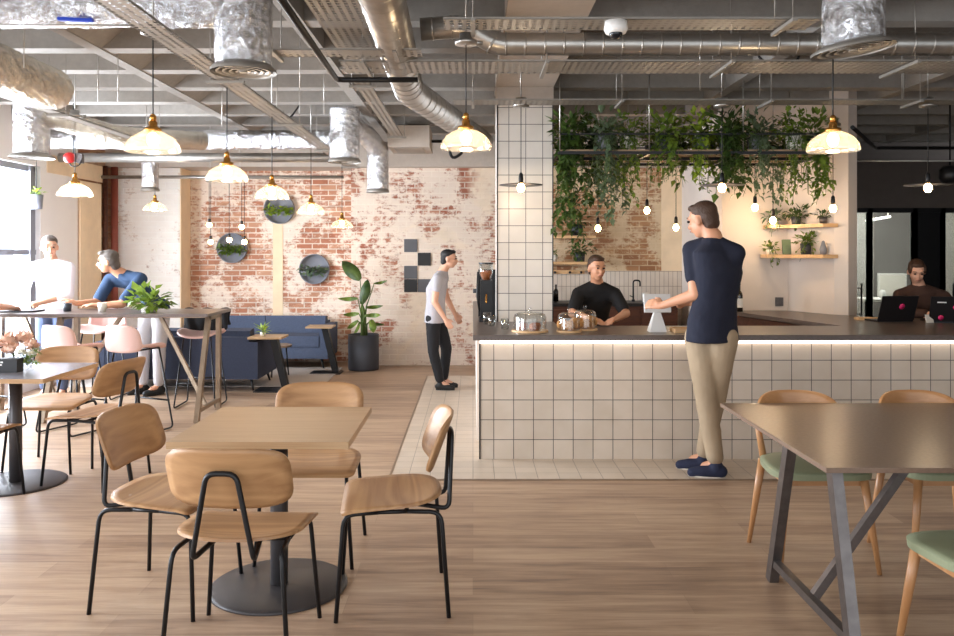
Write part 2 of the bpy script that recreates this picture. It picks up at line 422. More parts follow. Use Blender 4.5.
M = dict(
 floor=floor_wood(),
 floor_tile=tile_mat('floor_tiles', .147, (205, 188, 168), (132, 116, 100), .0022, .35),
 counter_tile=tile_mat('counter_tiles', .147, (212, 196, 178), (58, 50, 46), .0028, .3),
 column_tile=tile_mat('column_tiles', .147, (222, 214, 204), (58, 52, 48), .0028, .3, off=(-.018, 0)),
 splash_tile=tile_mat('splash_tiles', .2, (214, 200, 184), (140, 120, 104), .003, .3, off=(0, -.07), w=.06),
 brick_red=brick_mat('exposed_brick', (184, 118, 90), (212, 160, 128), (236, 222, 204), (236, 222, 206), .13, 1.7, (222, 204, 184), -1.0),
 brick_wash=brick_mat('washed_brick', (160, 92, 70), (194, 138, 112), (222, 206, 188), (230, 216, 200), .33, 2.2, (222, 204, 182), -.25),
 brick_bar=brick_mat('bar_brick', (158, 112, 76), (190, 146, 104), (212, 186, 150), (212, 192, 160), .18, 1.8, (204, 182, 152), -.6),
 brick_white=brick_mat('white_painted_brick', (206, 176, 156), (230, 214, 200), (236, 232, 226), (246, 243, 238), .55, 2.0),
 brown_brick=brick_mat('brown_brick', (140, 92, 62), (168, 118, 84), (150, 118, 92), (190, 160, 130), 0.0, 2),
 white_wall=simple('white_wall_paint', (238, 234, 230), .8, var=.03, vs=2),
 bar_wall=simple('bar_wall_paint', (222, 210, 200), .8, var=.05, vs=2, bump=.05),
 plaster=simple('sand_plaster', (238, 214, 180), .85, var=.08, vs=4, bump=.1),
 concrete=concrete('ceiling_concrete', (150, 144, 137), .22),
 concrete_dark=concrete('ceiling_concrete_dark', (112, 98, 86), .25),
 beam=concrete('beam_concrete', (186, 174, 162), .15),
 bulkhead=simple('bulkhead_paint', (96, 86, 80), .7, var=.06),
 foil=foil_mat('foil_wrap', (232, 232, 234), .2, 1.0, 24),
 foil_lamp_tint=foil_mat('foil_wrap_lamp_tint', (226, 216, 200), .22, 1.0, 30),  # same foil, golden lamp reflection tinted into its colour
 galv=simple('galvanised_steel', (176, 172, 166), .32, .85, var=.12, vs=10),
 galv_dull=simple('dull_galvanised_steel', (150, 144, 136), .45, .6, var=.1, vs=10),
 perf=perforated('perforated_tray', (158, 150, 140), .042, .3),
 black_metal=simple('black_metal', (26, 26, 28), .4, .3),
 dark_disc=simple('charcoal_metal', (70, 67, 68), .42, .3),
 steel_leg=simple('raw_steel', (112, 106, 104), .35, .75, var=.15, vs=20),
 steel_warm=simple('brushed_warm_steel', (150, 132, 112), .35, .7, var=.1, vs=20),
 ply=wood('oak_veneer', (158, 116, 78), (192, 150, 106), .42, (1.6, 24, 24), 0),
 ply_edge=wood('ply_edge', (178, 142, 104), (206, 176, 136), .5, (3, 3, 200), 0, False),
 table_top=wood('table_laminate', (170, 138, 102), (188, 156, 120), .40, (2, 30, 30), 0, False),
 grey_top=simple('grey_laminate', (140, 138, 146), .25, 0, var=.04, vs=30),
 bronze_top=simple('stone_laminate', (128, 107, 92), .27, 0, var=.06, vs=60, spec=.25),
 beech=wood('beech', (180, 128, 82), (204, 154, 106), .38, (30, 30, 3), .2, False),
 beech_back=wood('beech_back', (182, 130, 84), (208, 158, 110), .38, (3, 30, 30), .2, False),
 green=simple('sage_leather', (140, 146, 116), .5, 0, var=.04, bump=.1, bs=200),
 pink=simple('pink_shell', (226, 188, 178), .5),
 navy=simple('navy_wool', (50, 56, 74), .95, 0, var=.12, vs=60, bump=.3, bs=300),
 blue=simple('slate_blue_wool', (76, 86, 108), .95, 0, var=.12, vs=60, bump=.3, bs=300),
 rug=simple('grey_rug', (182, 172, 164), 1, 0, var=.1, vs=90, bump=.4, bs=200),
 worktop=simple('worktop_stone', (98, 86, 80), .3, 0, var=.12, vs=40),
 bar_wood=wood('dark_red_cabinet', (70, 38, 26), (96, 54, 36), .5, (3, 30, 30)),
 shelf_wood=wood('pale_shelf_wood', (206, 164, 116), (226, 188, 142), .5, (3, 40, 40)),
 brass=simple('brass', (206, 150, 76), .25, .95),
 shade_glass=glass_mat('ribbed_glass', (255, 250, 240), .14, .16, (255, 240, 216)),
 clear_glass=glass_mat('clear_glass', (250, 252, 252), .06),
 window_glass=glass_mat('window_glass', (250, 252, 255), .03),
 door_glass=glass_mat('door_glass', (205, 210, 208), .08),
 cord=simple('black_cord', (24, 22, 22), .6),
 white=simple('white_plastic', (236, 234, 230), .4),
 off_white=simple('off_white_ceramic', (226, 220, 210), .35),
 grey_pot=simple('grey_pot', (128, 130, 138), .55),
 char_pot=simple('charcoal_pot', (54, 56, 64), .55, var=.06),
 soil=simple('soil', (54, 40, 30), .95, bump=.5, bs=80),
 leaf=leaf_mat('leaf_green', (72, 100, 34), (134, 156, 60)),
 leaf_dark=leaf_mat('leaf_dark', (44, 68, 30), (88, 112, 48)),
 leaf_lime=leaf_mat('leaf_lime', (120, 152, 42), (176, 196, 70)),
 leaf_sage=leaf_mat('leaf_sage', (84, 104, 82), (128, 146, 112)),
 stem=simple('plant_stem', (84, 104, 50), .6),
 petal=simple('peach_petal', (244, 206, 184), .6),
 petal_white=simple('white_petal', (244, 240, 224), .6),
 black_paint=simple('black_panel', (32, 32, 34), .6),
 panel_grey=simple('grey_panel', (88, 88, 92), .6),
 skin=simple('skin', (218, 166, 138), .5, var=.04, vs=12),
 skin_b=simple('skin_tan', (204, 148, 116), .5, var=.04, vs=12),
 hair_black=simple('hair_black', (24, 20, 20), .6, bump=.6, bs=90),
 hair_brown=simple('hair_brown', (70, 48, 34), .6, bump=.6, bs=90),
 hair_grey=simple('hair_grey', (88, 78, 70), .6, bump=.6, bs=90),
 eye=simple('eye_dark', (30, 22, 20), .2),
 lips=simple('lips', (180, 108, 96), .5),
 shirt_white=simple('white_linen', (232, 232, 238), .9, bump=.15, bs=60),
 shirt_navy=simple('navy_tee', (24, 28, 46), .9, bump=.15, bs=60),
 shirt_blue=simple('blue_denim_shirt', (44, 66, 96), .9, bump=.2, bs=60),
 tee_grey=simple('grey_tee', (176, 172, 176), .9, bump=.15, bs=60),
 tee_black=simple('black_tee', (20, 19, 21), .9, bump=.15, bs=60),
 jacket=simple('brown_jacket', (74, 50, 40), .9, bump=.2, bs=60),
 jeans=simple('blue_jeans', (78, 90, 118), .9, var=.1, vs=20),
 jeans_black=simple('black_jeans', (22, 21, 24), .85),
 chino=simple('stone_chinos', (168, 148, 122), .9, var=.05, bump=.15, bs=30),
 trouser_grey=simple('pale_grey_trousers', (186, 182, 184), .9),
 shoe_navy=simple('navy_canvas', (28, 34, 60), .8),
 shoe_black=simple('black_trainer', (20, 20, 20), .6),
 sole=simple('pale_sole', (200, 192, 180), .7),
 cake=simple('brown_cake', (150, 84, 42), .8, var=.2, vs=30, bump=.5, bs=40),
 pastry=simple('golden_pastry', (206, 146, 84), .75, var=.2, vs=30, bump=.5, bs=40),
 bottle=simple('dark_bottle', (26, 22, 20), .12, 0, coat=.5),
 screen=simple('dark_screen', (24, 26, 32), .15),
 laptop=simple('charcoal_laptop', (34, 32, 34), .4, .3),
 magenta=simple('magenta_sticker', (214, 40, 104), .5),
 red=simple('alarm_red', (200, 40, 40), .35),
 blue_tape=simple('blue_tape', (30, 66, 190), .5),
 red_pipe=simple('red_oxide_pipe', (140, 70, 54), .5, var=.1),
 room_grey=simple('meeting_room_wall', (176, 172, 168), .8, var=.04, vs=2),
 room_dark=simple('meeting_room_dark_wall', (112, 108, 106), .8, var=.05, vs=2),
 bulb=emit('warm_bulb', (255, 200, 130), 40),
 bulb_big=emit('pendant_bulb', (255, 224, 176), 14),
 led=emit('led_strip', (255, 240, 224), 2.4),
 tube=emit('led_tube', (255, 246, 236), 8),
)

# ------------------------------------------------------------------ the room shell
XL, YB, ZC = -4.9, 10.9, 3.30
struct(MB().box((XL-.3, -2.2, -.1), (8.2, 13.2, 0)), 'floor', M['floor'])
# tiled strip around the bar, let into the planks
struct(MB().poly([(-.56, 5.43), (6.7, 5.43), (6.7, 10.4), (2.8, 10.88), (.75, 10.88), (.75, 9.95), (-.56, 9.95)], 0, .004), 'floor_tiles', M['floor_tile'])
struct(MB().box((-.575, 5.415, 0), (6.7, 5.43, .006)).box((-.575, 5.43, 0), (-.56, 9.95, .006)), 'trim_1', M['steel_warm'])
# left wall with its street windows
w = MB()
w.box((XL-.3, -2, 0), (XL, .4, ZC)).box((XL-.3, .4, 0), (XL, 4.1, .3)).box((XL-.3, .4, 2.5), (XL, 4.1, ZC)).box((XL-.3, 4.1, 0), (XL, 4.9, ZC))
w.box((XL-.3, 4.9, 0), (XL, 9.12, .28)).box((XL-.3, 4.9, 2.5), (XL, 9.12, ZC)).box((XL-.3, 9.12, 0), (XL, 9.98, ZC))
struct(w, 'wall_left', M['white_wall'])
struct(MB().box((XL-.3, 9.98, 0), (XL+.0, 10.9, ZC)), 'wall_left_corner', M['brown_brick'])
struct(MB().box((XL-.005, 10.0, 0), (XL+.03, 10.55, 2.42)), 'trim_2', M['plaster'])
struct(MB().box((XL, 9.25, 2.45), (XL+.012, 10.7, 2.66)), 'trim_3', M['plaster'])
# windows
def window(n, y0, y1, mull):
    g = thing('window_%d' % n, 'x', 'x', (XL-.12, (y0+y1)/2, .3)); del g['label']; del g['category']; g['kind'] = 'structure'
    fr = MB()
    for z in (.33, 2.47): fr.box((XL-.16, y0, z-.035), (XL-.06, y1, z+.035))
    for y in (y0+.03, y1-.03): fr.box((XL-.16, y-.03, .3), (XL-.06, y+.03, 2.5))
    for y in mull: fr.box((XL-.17, y-.035, .3), (XL-.03, y+.035, 2.5))
    fr.box((XL-.15, y0, 1.505), (XL-.05, y1, 1.56))
    fr.out('window_frame', M['grey_pot'], g, world=True)
    MB().box((XL-.115, y0, .3), (XL-.105, y1, 2.5)).out('window_glass', M['window_glass'], g, world=True)
window(1, 4.9, 9.12, (6.2, 7.6, 9.0))
window(2, .4, 4.1, (1.6, 2.9))
# back wall: white pier, recessed red brick, washed brick, bar wall
struct(MB().box((XL-.3, YB, 0), (-3.97, YB+.6, 2.9)), 'wall_back_pier', M['brick_white'])
struct(MB().box((-3.97, YB+.005, 0), (-3.955, YB+.4, 2.9)), 'trim_4', M['plaster'])
struct(MB().box((-3.97, 11.27, 0), (-1.6, 11.5, 3.0)), 'wall_back_recess', M['brick_red'])
struct(MB().box((-1.65, YB, 0), (.7, YB+.6, 3.0)), 'wall_back', M['brick_wash'])
struct(MB().box((.7, YB, 0), (2.9, YB+.6, 3.0)), 'wall_bar', M['brick_bar'])
struct(MB().box((2.55, YB-.012, 1.2), (2.86, YB, 3.0)), 'trim_5', M['plaster'])
struct(MB().box((.7, YB-.025, .5), (2.86, YB, 1.277)), 'trim_6', M['splash_tile'])
struct(MB().box((-2.80, 11.262, 0), (-2.66, 11.271, 1.95)), 'trim_7', M['plaster'])
# painted corner block to the right of the bar
struct(MB().poly([(2.83, 10.95), (2.58, 8.34), (3.26, 8.34), (3.50, 7.80), (3.60, 7.72), (3.72, 7.80), (3.72, 10.95)], 0, ZC-.02), 'wall_right_bar', M['bar_wall'])
# meeting rooms behind glass
YG = 10.4
struct(MB().box((3.72, YG-.05, 2.10), (6.7, YG+.1, 2.72)), 'wall_bulkhead', M['bulkhead'])
struct(MB().box((6.27, 12.58, 0), (7.1, 12.7, 2.72)), 'wall_meeting_room', M['room_dark'])
struct(MB().box((3.72, 12.6, 0), (8.2, 12.7, 2.72)), 'wall_meeting_room_rear', M['room_grey'])
struct(MB().box((3.72, YG+.1, 2.66), (8.2, 12.6, 2.72)), 'ceiling_meeting_room', M['white_wall'])
struct(MB().box((8.0, YG+.12, 0), (8.2, 12.6, 2.66)), 'wall_meeting_room_divider', M['room_grey'])
struct(MB().box((3.72, YG+.1, 0), (3.76, 12.6, 2.66)), 'wall_meeting_room_side', M['room_grey'])
struct(MB().box((6.7, -2, 0), (6.9, YG, ZC)), 'wall_right', M['bulkhead'])
struct(MB().box((3.72, 12.7, 0), (8.2, 12.8, ZC)), 'wall_far_end', M['bulkhead'])

# ceiling: slab with downstand ribs both ways
struct(MB().box((XL-.3, -2, ZC), (8.2, 13.2, ZC+.15)), 'ceiling', M['concrete'])
rb = MB(); k = 0; y = 3.79
while y < 10.8:
    rb.box((XL, y-.075, 3.0), (6.7, y+.075, ZC+.001)); y += .69
for x in (-4.3, -2.72, -1.12, 2.3, 3.9, 5.5):
    rb.box((x-.05, 1.5, 2.992), (x+.05, 10.8, ZC-.002))
struct(rb, 'ceiling_ribs', M['concrete'])
bs = MB()
y = 3.79
while y < 9.5:   # slanted coffer cheeks
    for x in (-2.72,):
        for s in (-1, 1):
            v = [bs.bm.verts.new(q) for q in ((x+s*.05, y+.075, 3.0), (x+s*.05, y+.615, 3.0), (x+s*.42, y+.615, ZC), (x+s*.42, y+.075, ZC))]
            bs.face(v)
    y += .69
struct(bs, 'ceiling_coffer', M['concrete'])
struct(MB().box((.2, 1.0, 2.97), (.70, 7.5, ZC+.002)), 'beam_centre', M['beam'])
struct(MB().box((XL, 10.72, 2.67), (-1.65, 11.5, ZC)).box((-1.65, 10.72, 2.67), (3.0, 10.9, ZC)), 'beam_rear', M['beam'])
# tiled column on the bar
struct(MB().box((.209, 7.0, .93), (.696, 7.5, 2.81)), 'column', M['column_tile'])
struct(MB().box((.206, 6.992, .93), (.216, 7.003, 2.81)).box((.689, 6.992, .93), (.699, 7.003, 2.81)), 'trim_8', M['black_metal'])
struct(MB().box((.205, 6.995, 2.81), (.70, 7.5, 2.98)), 'column_capital', M['beam'])
struct(MB().box((.24, 7.5, .93), (.35, 8.3, 2.98)), 'wall_nib', M['white_wall'])

# doors of the meeting rooms
def frame_door(n, x0, x1, dark=False):
    g = thing('door_%d' % n, 'x', 'x', ((x0+x1)/2, YG, 0)); del g['label']; del g['category']; g['kind'] = 'structure'
    f = MB()
    for x in (x0, x1): f.box((x-.03, YG-.03, 0), (x+.03, YG+.03, 2.1))
    f.box((x0, YG-.03, 2.04), (x1, YG+.03, 2.1)).box((x0, YG-.03, 0), (x1, YG+.03, .06))
    f.out('door_frame', M['black_metal'], g, world=True)
    MB().box((x0+.03, YG-.006, .06), (x1-.03, YG+.006, 2.04)).out('door_glass' if not dark else 'door_panel', M['door_glass'] if not dark else M['black_metal'], g, world=True)
    return g
d1 = frame_door(1, 4.83-.0, 5.12); 
d2 = frame_door(2, 5.12, 5.70)
d3 = frame_door(3, 5.70, 6.06, True)
d4 = frame_door(4, 6.06, 6.66)
def pull(x, g):
    h = MB()
    for dx in (-.035, .035): h.tube([(x+dx, YG-.07, .67), (x+dx, YG-.07, 1.13)], .011)
    for z in (.74, 1.07): h.tube([(x-.035, YG-.07, z), (x+.035, YG-.07, z)], .008); h.tube([(x, YG-.07, z), (x, YG-.03, z)], .008)
    h.out('door_handle', M['black_metal'], g, world=True)
pull(4.95, d1); pull(6.2, d4)
struct(MB().box((3.72, YG-.03, 0), (4.80, YG+.03, 2.1)), 'trim_9', M['black_metal'])

# ------------------------------------------------------------------ bar
bar = thing('bar_counter', 'white tiled bar counter with dark stone worktop and a lit strip under its edge', 'counter', (2.8, 6.2, 0))
MB().box((.05, 5.96, 0), (5.9, 6.55, .86)).out('front_panel', M['counter_tile'], bar, world=True)
MB().box((.045, 5.953, 0), (.056, 5.963, .86)).out('corner_trim', M['black_metal'], bar, world=True)
MB().box((.03, 6.55, 0), (.60, 9.9, .86)).out('side_panel', M['bar_wall'], bar, world=True)
MB().poly([(3.06, 6.55), (5.9, 6.55), (5.9, 7.3), (3.7, 7.35), (3.5, 7.7), (3.2, 8.3), (2.68, 8.3)], 0, .88).out('return_panel', M['bar_wood'], bar, world=True)
MB().poly([(0, 5.88), (5.9, 5.88), (5.9, 7.4), (3.76, 7.42), (3.60, 7.70), (3.49, 7.79), (3.25, 8.33), (2.62, 8.33), (3.03, 6.62), (.7, 6.62), (.7, 9.9), (0, 9.9)], .89, .93).out('worktop', M['worktop'], bar, world=True, bevel=.004)
MB().box((.05, 5.925, .862), (5.9, 5.953, .888)).out('light_strip', M['led'], bar, world=True, label='glowing white light strip')

bb = thing('back_bar_cabinet', 'dark wooden back bar cabinet with black top under the tiled splashback', 'cabinet', (1.75, 10.55, 0))
MB().box((.75, 10.3, 0), (2.62, 10.86, .84)).out('body', M['bar_wood'], bb, world=True)
MB().box((.72, 10.26, .84), (2.65, 10.87, .88)).out('worktop', M['black_metal'], bb, world=True)
for i in range(4):
    MB().box((.79+i*.455, 10.285, .1), (1.21+i*.455, 10.3, .8)).out('door', M['bar_wood'], bb, world=True)

def cake_dome(px, py, Y, w, kind, label, h=.15):
    p = P(px, py, Y); p.z = .931
    t = thing('cake_stand', label, 'cake stand', p, 0, None)
    MB().disc((0,0,0), w*.56, .014, 28).out('board', M['shelf_wood'], t)
    g = MB(); r = w/2
    g.lathe([(r, .016), (r, h*.72), (r*.93, h*.88), (r*.7, h*.97), (0, h), (0, h-.004), (r*.68, h*.94), (r*.9, h*.86), (r-.004, h*.70), (r-.004, .016)], 32)
    dome = g.out('glass_dome', M['clear_glass'], t)
    MB().lathe([(0, h), (.010, h), (.014, h+.018), (.012, h+.03), (0, h+.034)], 14).out('knob', M['clear_glass'], dome)
    if kind == 'cakes':
        for dx, dy in ((-.055, 0), (.045, .03), (.03, -.05)):
            o = MB().lathe([(0, .016), (.034, .016), (.042, .045), (.036, .062), (0, .068)], 16, (dx, dy, 0)).out('cake', M['cake'], t)
    else:
        for dx, dy, s in ((-.05, 0, 1), (.05, .01, 1.15), (0, -.045, .9)):
            MB().ball((dx, dy, .016+.042*s), (.045*s, .04*s, .042*s)).out('pastry', M['pastry'], t)
    return t
cake_dome(530, 333, 6.12, .25, 'cakes', 'glass cake dome over brown cakes on a round board, nearest the tiled column')
cake_dome(569, 333, 6.10, .17, 'buns', 'small glass dome over golden buns on a round board, between the two others')
cake_dome(585, 333, 6.24, .17, 'buns', 'glass dome over a large golden pastry, closest to the barista\'s hands', .16)
def tumbler(px, py, Y, z, r, h, label, mat='clear_glass', group=None):
    p = P(px, py, Y); p.z = z
    o = MB().lathe([(0, 0), (r*.85, 0), (r, h), (r-.003, h), (r*.8, .006), (0, .006)], 20, p).out('tumbler', M[mat])
    return tag(o, label, 'glass', group)
tumbler(505, 330, 6.3, .931, .034, .085, 'empty clear glass tumbler standing in front of the tiled column')
tumbler(487, 322, 6.75, .931, .035, .10, 'clear glass tumbler beside the coffee grinder')
tumbler(492, 324, 6.6, .931, .035, .085, 'short clear glass at the bar corner left of the tiled column')

# coffee grinder + machine at the left end of the bar
g = thing('coffee_grinder', 'black coffee grinder with a clear hopper on the bar, left of the tiled column', 'coffee grinder', (.115, 7.05, .931))
MB().box((-.06, -.10, 0), (.06, .10, .03)).box((-.05, -.0, .03), (.05, .10, .34)).box((-.05, -.09, .26), (.05, .10, .36)).out('body', M['black_metal'], g, bevel=.006)
MB().lathe([(.035, .36), (.06, .42), (.062, .50), (.058, .50), (.03, .36)], 20).out('hopper', M['clear_glass'], g)
MB().lathe([(0, .36), (.03, .36), (.05, .41), (.05, .44), (0, .45)], 20).out('coffee_beans', M['cake'], g)
MB().disc((0, 0, .50), .065, .012, 20).out('lid', M['black_metal'], g)
MB().tube([(0, -.09, .24), (0, -.09, .18), (0, -.13, .17)], .008).out('spout', M['brass'], g)
m = thing('espresso_machine', 'black and steel espresso machine on the bar behind the coffee grinder', 'coffee machine', (.30, 7.95, .931))
MB().box((-.22, -.38, .0), (.03, .38, .06)).box((-.10, -.38, .06), (.03, .38, .38)).box((-.24, -.38, .28), (.03, .38, .42)).out('body', M['galv'], m, bevel=.01)
MB().box((-.25, -.39, .0), (.03, -.375, .44)).out('side_panel', M['black_metal'], m)
MB().tube([(-.235, -.40, .04), (-.26, -.40, .2), (-.25, -.40, .42)], .012).out('rail', M['black_metal'], m)
for dy in (-.2, .15):
    MB().lathe([(0, .22), (.035, .22), (.035, .28), (0, .28)], 16, (-.17, dy, 0)).tube([(-.17, dy, .23), (-.30, dy, .22)], .012).out('group_head', M['black_metal'], m)

# payment terminal
pt = thing('payment_terminal', 'white tablet till on a tapering stand on the bar beside the navy shirted man', 'till', (1.40, 6.12, .931))
b = MB(); v = [b.bm.verts.new(q) for q in ((-.065,-.05,0),(.065,-.05,0),(.065,.06,0),(-.065,.06,0),(-.018,-.005,.17),(.018,-.005,.17),(.018,.02,.17),(-.018,.02,.17))]
for q in ((0,3,2,1),(4,5,6,7),(0,1,5,4),(1,2,6,5),(2,3,7,6),(3,0,4,7)): b.face([v[i] for i in q])
b.out('stand', M['white'], pt, bevel=.004)
MB().box((-.10, -.012, .145), (.10, .012, .285), rot=(R(-14), 0, 0)).out('tablet', M['white'], pt, bevel=.004)
MB().box((-.085, .012, .16), (.085, .016, .27), rot=(R(-14), 0, 0), piv=(0, 0, .215)).out('screen', M['screen'], pt)
bx = thing('wooden_tray', 'small pale wooden tray on the bar right of the tablet till', 'tray', (1.60, 6.10, .931))
MB().box((-.09, -.09, 0), (.09, .09, .012)).out('tray_floor', M['shelf_wood'], bx)
MB().box((-.09, -.09, .012), (.09, -.08, .03)).box((-.09, .08, .012), (.09, .09, .03)).box((-.09, -.08, .012), (-.08, .08, .03)).box((.08, -.08, .012), (.09, .08, .03)).out('rim', M['shelf_wood'], bx)

# back bar things
tp = thing('tap', 'black swan neck tap over the back bar sink', 'tap', (2.14, 10.6, .88))
MB().tube(arc([(-.03, 0, 0), (-.03, 0, .28), (.06, -.0, .28), (.06, 0, .20)], .035), .011).out('spout', M['black_metal'], tp)
MB().disc((-.03, 0, 0), .022, .03, 14).out('base', M['black_metal'], tp)
MB().tube([(-.03, 0, .06), (-.08, -.02, .08)], .006).out('lever', M['black_metal'], tp)
o = MB().lathe([(0, 0), (.04, 0), (.045, .12), (.04, .12), (.036, .01), (0, .01)], 18, (2.26, 10.55, .88)).out('mug', M['off_white']); tag(o, 'off-white ceramic mug beside the black tap', 'mug')
def bottle(loc, label, mat='bottle', h=.26, r=.034, lab=None, group=None):
    t = thing('bottle', label, 'bottle', loc, 0, group)
    MB().lathe([(0, 0), (r, 0), (r, h*.6), (r*.8, h*.68), (r*.35, h*.76), (r*.35, h*.97), (0, h*.97)], 18).out('glass_body', M[mat], t)
    MB().disc((0, 0, h*.97), r*.42, h*.04, 12).out('cap', M['black_metal'], t)
    if lab: MB().lathe([(r+.0008, h*.15), (r+.0008, h*.48)], 18).out('paper_label', M['white'], t)
    return t
bottle((1.02, 10.6, .88), 'black bottle on the back bar, taller one just left of the barista', h=.25)
bottle((1.10, 10.68, .88), 'black bottle on the back bar, half hidden by the barista\'s shoulder', h=.22)
bottle((.88, 10.6, .88), 'short dark bottle on the back bar beside the tiled column', h=.17, r=.03)
bottle((2.70, 8.16, .931), 'dark wine bottle with a white paper label against the painted bar wall', lab=True, h=.28)

# shelves
def shelf(name, pts, z, label, th=.035):
    o = MB().poly(pts, z, z+th).out(name, M['shelf_wood'], bevel=.003); return tag(o, label, 'shelf')
shelf('wall_shelf', [(1.0-.3, 10.6), (1.62, 10.6), (1.62, 10.87), (.7, 10.87)], 1.715, 'upper pale wooden shelf on the bar brick wall, beside the tiled column')
shelf('wall_shelf', [(.7, 10.6), (1.72, 10.6), (1.72, 10.87), (.7, 10.87)], 1.37, 'lower pale wooden shelf on the bar brick wall, above the splashback')
rail = thing('tool_rail', 'pale wooden rail with black knobs under the lower shelf behind the bar', 'rail', (1.2, 10.84, 1.24))
MB().box((-.45, -.02, -.0), (.3, .02, .05)).out('board', M['shelf_wood'], rail)
for x in (-.3, -.1, .1, .25): MB().ball((x, -.04, .02), .018, 10, 6).out('knob', M['black_metal'], rail)
cn = [(3.0, 8.1), (3.25, 8.02), (3.42, 7.66), (3.50, 7.76), (3.25, 8.33), (2.98, 8.33)]
cs1 = [(3.0, 8.12), (3.18, 8.06), (3.36, 7.72), (3.515, 7.75), (3.27, 8.30), (3.25, 8.33), (3.0, 8.33)]
shelf('corner_shelf', cs1, 1.775, 'upper pale wooden corner shelf on the painted bar wall')
shelf('corner_shelf', [(x-.03 if x < 3.05 else x, y) for x, y in cs1], 1.475, 'lower pale wooden corner shelf on the painted bar wall')
o = MB().box((-.04, -.006, -.045), (.04, .006, .045)).box((-.02, -.012, -.02), (.0, -.006, .02)).box((.01, -.012, -.02), (.025, -.006, .02)).out('wall_socket', M['steel_leg'], bevel=.002)
o.location = (3.17, 8.33, 1.02); tag(o, 'brushed steel wall socket below the corner shelves', 'socket')
o = MB().lathe([(0, 0), (.03, 0), (.034, .05), (.012, .13), (0, .135)], 16, (3.42, 7.86, 1.511)).out('stone_vase', M['grey_pot']); tag(o, 'tapering grey vase at the right end of the lower corner shelf', 'vase')
o = MB().box((3.12, 8.1, 1.511), (3.2, 8.13, 1.66), rot=(R(-8), 0, 0)).out('picture_card', M['leaf_sage']); tag(o, 'small green framed card standing on the lower corner shelf', 'card')
o = MB().ball((.80, 10.74, 1.80), (.035, .035, .05), 12, 8).ball((.80, 10.74, 1.87), .022, 10, 6).out('figurine', M['white']); tag(o, 'small white figurine on the upper shelf behind the bar', 'figurine')

# meeting room things
o = thing('wall_screen', 'white wall-mounted screen inside the glass meeting room', 'screen', (6.31, 12.55, .80))
MB().box((-.0, -.02, .03), (.44, .02, .40)).out('frame', M['white'], o)
MB().box((.02, -.026, .05), (.42, -.02, .38)).out('display', M['off_white'], o)
o = thing('meeting_table', 'white topped table inside the glass meeting room', 'table', (5.95, 11.9, 0))
MB().box((-.30, -.3, .82), (.50, .3, .85)).out('tabletop', M['white'], o)
for x in (-.25, .4):
    for y in (-.22, .22): MB().tube([(x, y, 0), (x, y, .82)], .018).out('leg', M['black_metal'], o)
o = MB().lathe([(0, 0), (.04, 0), (.045, .10), (.02, .13), (0, .13)], 14, (5.98, 11.75, .85)).out('jug', M['white']); tag(o, 'small white jug on the meeting room table', 'jug')
for i, (a, b_, lab) in enumerate((((5.45, 11.15, 1.965), (5.85, 11.3, 2.03), 'longer white light tube on the meeting room ceiling'), ((5.25, 11.5, 1.93), (5.45, 11.5, 1.95), 'white light tube at the meeting room door side'))):
    o = MB().bar(a, b_, .04, .03).tube([(a[0]+.03, a[1]+.01, a[2]), (a[0]+.03, a[1]+.01, 2.67)], .003).tube([(b_[0]-.03, b_[1]-.01, b_[2]), (b_[0]-.03, b_[1]-.01, 2.67)], .003).out('light_tube', M['tube']); tag(o, lab, 'light')
d = bpy.data.lights.new('meeting_room_light', 'AREA'); d.energy = 110; d.size = .9; d.color = (1, .96, .9)
o = bpy.data.objects.new('meeting_room_light', d); COL.objects.link(o); o.location = (5.6, 11.6, 2.58)
d = bpy.data.lights.new('meeting_room_light', 'AREA'); d.energy = 30; d.size = .5; d.color = (1, .96, .9)
o = bpy.data.objects.new('meeting_room_light', d); COL.objects.link(o); o.location = (7.3, 11.6, 2.58)

# laptops and things before the seated woman
def laptop(loc, rz, label, tilt=18):
    t = thing('laptop', label, 'laptop', loc, rz)
    MB().box((-.17, -.0, 0), (.17, .24, .014)).out('keyboard_base', M['laptop'], t, bevel=.004)
    lid = MB().box((-.17, -.008, .0), (.17, 0, .225)).out('lid', M['laptop'], t, bevel=.003)
    lid.location = (0, 0, .014); lid.rotation_euler = (R(tilt), 0, 0)
    s = MB().box((-.155, .0, .012), (.155, .002, .213)).out('screen', M['screen'], lid)
    st = MB().lathe([(0, 0), (.026, 0), (.026, .002), (0, .002)], 14, (.03, -.0085, .13), axis=(0, -1, 0)).out('sticker', M['magenta'], lid)
    return t, lid
l1, lid1 = laptop((3.44+.22, 6.98, .931), R(8), 'open charcoal laptop with one pink sticker, in front of the woman in brown')
l2, lid2 = laptop((4.07, 6.86, .931), R(-14), 'open dark laptop with pink stickers at the right edge of the bar')
MB().lathe([(0, 0), (.022, 0), (.022, .002), (0, .002)], 14, (-.08, -.0085, .035), axis=(0, -1, 0)).out('sticker', M['magenta'], lid2)
MB().box((-.12, -.0105, .17), (-.05, -.0085, .18)).out('sticker', M['white'], lid2)
o = MB().box((-.035, -.004, 0), (.035, .004, .07), rot=(R(-12), 0, R(10))).out('phone', M['off_white']); o.location = (3.90, 6.88, .931); tag(o, 'pale phone propped between the two laptops', 'phone')
o = MB().box((-.11, -.05, 0), (.11, .05, .02)).out('notebook', M['shelf_wood'], bevel=.003); o.location = (3.53, 7.18, .931); tag(o, 'tan notebook on the bar beside the open laptop', 'notebook')

